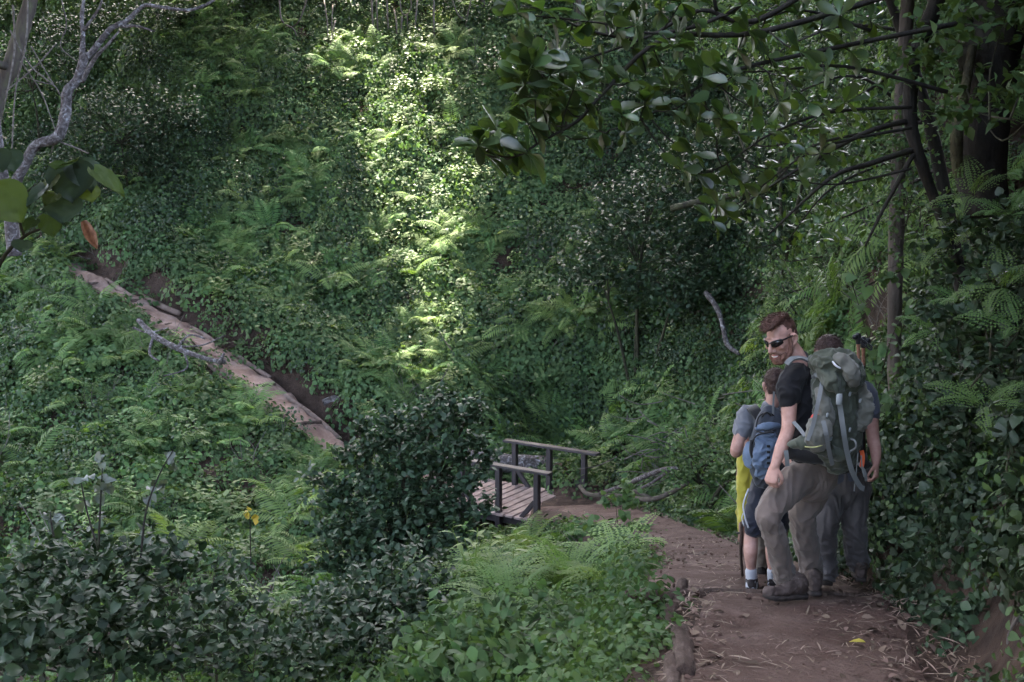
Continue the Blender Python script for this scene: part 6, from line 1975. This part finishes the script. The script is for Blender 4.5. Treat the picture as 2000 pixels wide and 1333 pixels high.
solid(M['pack_green'], 'hip_belt', GP, b, .008, 4, .008, 12, (1, 1, 1), 59)


def b(g):
    limb(g, [(J(1540, 882, 6.86), .05, .03, Vector((0, 0, 1))), (J(1580, 890, 6.82), .05, .04, Vector((0, 0, 1))), (J(1640, 900, 6.86), .04, .05, Vector((0, 0, 1)))], 12)


solid(M['black_cloth'], 'belt_padding', GP, b, .008, 4, .004, 12)
g = Geo(); ell(g, J(1593, 816, 6.63), Vector((1, 0, 0)), Vector((0, 1, 0)), UP, .03, .02, .024); local(GP, g.build('red_pouch', M['red_cloth'], GP))
V = Vector((-.1, -1, .25))
strap('shoulder_strap', GP, [J(1536, 712, 6.78), J(1548, 701, 6.80), J(1566, 700, 6.86), J(1584, 708, 6.88), J(1596, 722, 6.86)], .035, (-.2, -.5, .8), 'webbing', .012)
strap('shoulder_strap', GP, [J(1590, 705, 7.05), J(1605, 702, 7.1), J(1612, 712, 7.05)], .05, (0, -.4, .9), 'webbing', .012)
for nm, pts, w in (
    ('strap', [(1606, 746, 6.66), (1598, 785, 6.58), (1588, 830, 6.56), (1577, 861, 6.55)], .024),
    ('strap', [(1600, 735, 6.7), (1592, 733, 6.72), (1590, 740, 6.74)], .024),
    ('strap', [(1549, 824, 6.72), (1562, 838, 6.68), (1572, 852, 6.63)], .022),
    ('strap', [(1608, 822, 6.56), (1614, 850, 6.53), (1620, 885, 6.60), (1626, 909, 6.66)], .026),
    ('strap', [(1640, 790, 6.59), (1645, 825, 6.57), (1650, 860, 6.58), (1657, 895, 6.62), (1666, 925, 6.66), (1680, 950, 6.72), (1688, 955, 6.74)], .030),
    ('strap', [(1535, 880, 6.72), (1537, 897, 6.72), (1538, 911, 6.73)], .026),
    ('strap', [(1612, 706, 6.68), (1628, 748, 6.58), (1638, 775, 6.58)], .018),
    ('cord', [(1676, 885, 6.66), (1672, 925, 6.7), (1668, 960, 6.74)], .006),
    ('cord', [(1682, 890, 6.7), (1684, 915, 6.72), (1688, 932, 6.73)], .008),
):
    strap(nm, GP, [J(*q) for q in pts], w, V, 'webbing' if nm == 'strap' and pts[0][0] != 1612 else 'pack_green' if nm == 'strap' else 'webbing')
g = Geo(); box(g, J(1639, 780, 6.575), Vector((1, 0, -.1)).normalized(), V.normalized(), Vector((.1, .25, 1)).normalized(), .018, .008, .034, .004); local(GP, g.build('buckle', M['buckle'], GP))
g = Geo(); tube(g, [J(1626, 706, 6.61), J(1632, 714, 6.58), J(1642, 720, 6.57)], [.006, .007, .005], 6); local(GP, g.build('lid_loop', M['piping'], GP))
g = Geo(); tube(g, [J(1572, 873, 6.57), J(1590, 874, 6.555), J(1606, 870, 6.57)], [.004] * 3, 6); local(GP, g.build('piping', M['zip'], GP))
g = Geo(); tube(g, [J(1662, 858, 6.62), J(1670, 862, 6.56), J(1672, 874, 6.56), J(1664, 880, 6.60), J(1658, 884, 6.62)], [.006] * 5, 6); local(GP, g.build('axe_loop', M['webbing'], GP))
for a, c in ((1623, 857), (1660, 840), (1660, 770), (1680, 783), (1616, 811)):
    g = Geo(); box(g, J(a, c, 6.60 if a < 1650 else 6.64), Vector((1, 0, -.3)).normalized(), V.normalized(), Vector((.3, .2, 1)).normalized(), .007, .006, .014, .003); local(GP, g.build('lash_tab', M['buckle'], GP))

# ---- the pack of the man beyond, mostly hidden behind the green one
DP = empty('backpack', J(1645, 850, 7.75), 'dark backpack on the man beyond, with an orange strap end', 'backpack')


def b(g):
    limb(g, [(J(1640, 905, 7.80), .14, .08, Vector((1, 0, 0))), (J(1638, 850, 7.76), .165, .10, Vector((1, 0, 0))), (J(1634, 790, 7.78), .155, .10, Vector((1, 0, 0))), (J(1632, 765, 7.84), .12, .08, Vector((1, 0, 0)))], 16)
    limb(g, [(J(1690, 905, 7.86), .03, .05), (J(1670, 915, 7.82), .03, .05), (J(1620, 915, 7.84), .03, .05)], 12)


solid(M['black_cloth'], 'main_bag', DP, b, .010, 4, .008, 10)
strap('orange_strap', DP, [J(1683, 880, 7.70), J(1685, 895, 7.69), J(1683, 912, 7.69)], .03, (0, -1, .1), 'orange')
strap('strap', DP, [J(1676, 905, 7.70), J(1688, 920, 7.69), J(1692, 940, 7.70)], .02, (0, -1, .1), 'webbing')

# ---- two trekking poles strapped upright to it
for k, (a, c, a2, c2) in enumerate(((1676, 655, 1681, 880), (1686, 662, 1688, 885))):
    top = J(a, c, 7.66 + .03 * k); bot = J(a2, c2, 7.68 + .03 * k)
    t = empty('trekking_pole', bot, ('trekking pole with cork grip strapped upright, its knob a little higher', 'trekking pole with cork grip strapped upright, its knob a little lower')[k], 'trekking pole', 'two trekking poles on the far backpack')
    d = (bot - top).normalized()
    g = Geo(); tube(g, [top + d * .17, bot], [.0105, .009], 8); local(t, g.build('shaft', M['pole_black'], t))
    g = Geo(); limb(g, [(top + d * .06, .0145, .0145), (top + d * .11, .0125, .0125), (top + d * .18, .0145, .0145)], 10); local(t, g.build('grip', M['cork'], t))
    g = Geo(); limb(g, [(top + d * .055, .017, .017), (top + d * .02, .020, .018), (top, .022, .017)], 10)
    ell(g, top + d * .012 + Vector((-.022 + .05 * k, -.01, .0)), Vector((1, 0, 0)), Vector((0, 1, 0)), UP, .022, .015, .018); local(t, g.build('knob', M['pole_black'], t))
    g = Geo(); tube(g, [top + d * .02 + Vector((.01, -.02, 0)), top + d * .05 + Vector((.05, -.02, .0)), top + d * .075 + Vector((.045, -.02, 0)), top + d * .045 + Vector((.01, -.02, 0))], [.006] * 4, 5); local(t, g.build('wrist_strap', M['black_cloth'], t))
    for i in range(8):
        p = top + d * (.22 + .032 * i)
        g = Geo(); tube(g, [p, p + d * .009], [.0112, .0112], 8, cap=True); local(t, g.build('mark', M['pole_mark'], t))

# ---- the youth's blue daypack
BP2 = empty('backpack', J(1494, 890, 7.98), 'blue grey daypack with dark zips on the youth in grey', 'backpack')
XA = Vector((1, .12, 0)).normalized(); YB = Vector((.12, -1, 0)).normalized()


def b(g):
    limb(g, [(J(1500, 935, 8.0), .115, .075, XA), (J(1499, 900, 7.96), .135, .095, XA), (J(1501, 860, 7.97), .128, .095, XA), (J(1504, 825, 8.0), .105, .08, XA), (J(1506, 806, 8.03), .07, .05, XA)], 18)


main = solid(M['pack_slate'], 'main_bag', BP2, b, .008, 5, .009, 10, (1, 1, 1), 61)


def b(g):
    limb(g, [(J(1497, 925, 7.91), .085, .04, XA), (J(1497, 895, 7.87), .100, .045, XA), (J(1499, 866, 7.88), .092, .042, XA), (J(1501, 850, 7.91), .07, .035, XA)], 16)


solid(M['pack_blue'], 'front_pocket', BP2, b, .007, 3, .016, 15, (1, 1, 1), 63)


def b(g):
    limb(g, [(J(1468, 868, 7.97), .018, .05), (J(1463, 888, 7.95), .024, .055), (J(1464, 910, 7.96), .02, .05)], 12)


solid(M['pack_blue'], 'side_pocket', BP2, b, .008, 4, .006, 10)


def b(g):
    limb(g, [(J(1480, 836, 7.93), .02, .02), (J(1500, 832, 7.90), .03, .022), (J(1520, 832, 7.92), .02, .02)], 12)


solid(M['pack_blue'], 'upper_pocket', BP2, b, .007, 3, .004, 12)
for pts, nm in (([(1468, 885, 7.92), (1472, 858, 7.87), (1486, 848, 7.845), (1512, 845, 7.85)], 'zip'), ([(1477, 835, 7.92), (1482, 815, 7.93), (1497, 806, 7.95), (1512, 812, 7.94)], 'zip'), ([(1476, 842, 7.91), (1492, 846, 7.87), (1514, 840, 7.87)], 'zip')):
    g = Geo(); tube(g, [J(*q) for q in pts], [.006] * len(pts), 6); local(BP2, g.build(nm, M['black_cloth'], BP2))
g = Geo(); tube(g, [J(1468, 860, 7.89), J(1466, 880, 7.875), J(1470, 895, 7.87)], [.011] * 3, 6); local(BP2, g.build('compression_strap', M['black_cloth'], BP2))
for i in range(5):
    a = J(1501, 872 + 11 * i, 7.815 + .004 * abs(2 - i)); g = Geo(); box(g, a, XA, YB, UP, .012, .004, .009, .002); local(BP2, g.build('daisy_loop', M['black_cloth'], BP2))
strap('shoulder_strap', BP2, [J(1484, 815, 8.03), J(1474, 802, 8.08), J(1468, 796, 8.16), J(1462, 800, 8.26)], .075, (-.3, -.6, .8), 'black_cloth', .016)
strap('shoulder_strap', BP2, [J(1526, 815, 8.05), J(1540, 803, 8.1), J(1546, 798, 8.18)], .075, (.3, -.6, .8), 'black_cloth', .016)
strap('strap', BP2, [J(1512, 765, 8.0), J(1510, 800, 7.97), J(1512, 838, 7.9)], .014, (0, -1, .1), 'webbing')
g = Geo(); tube(g, [J(1488, 815, 7.93), J(1497, 806, 7.90), J(1506, 812, 7.93)], [.008] * 3, 6); local(BP2, g.build('haul_loop', M['black_cloth'], BP2))
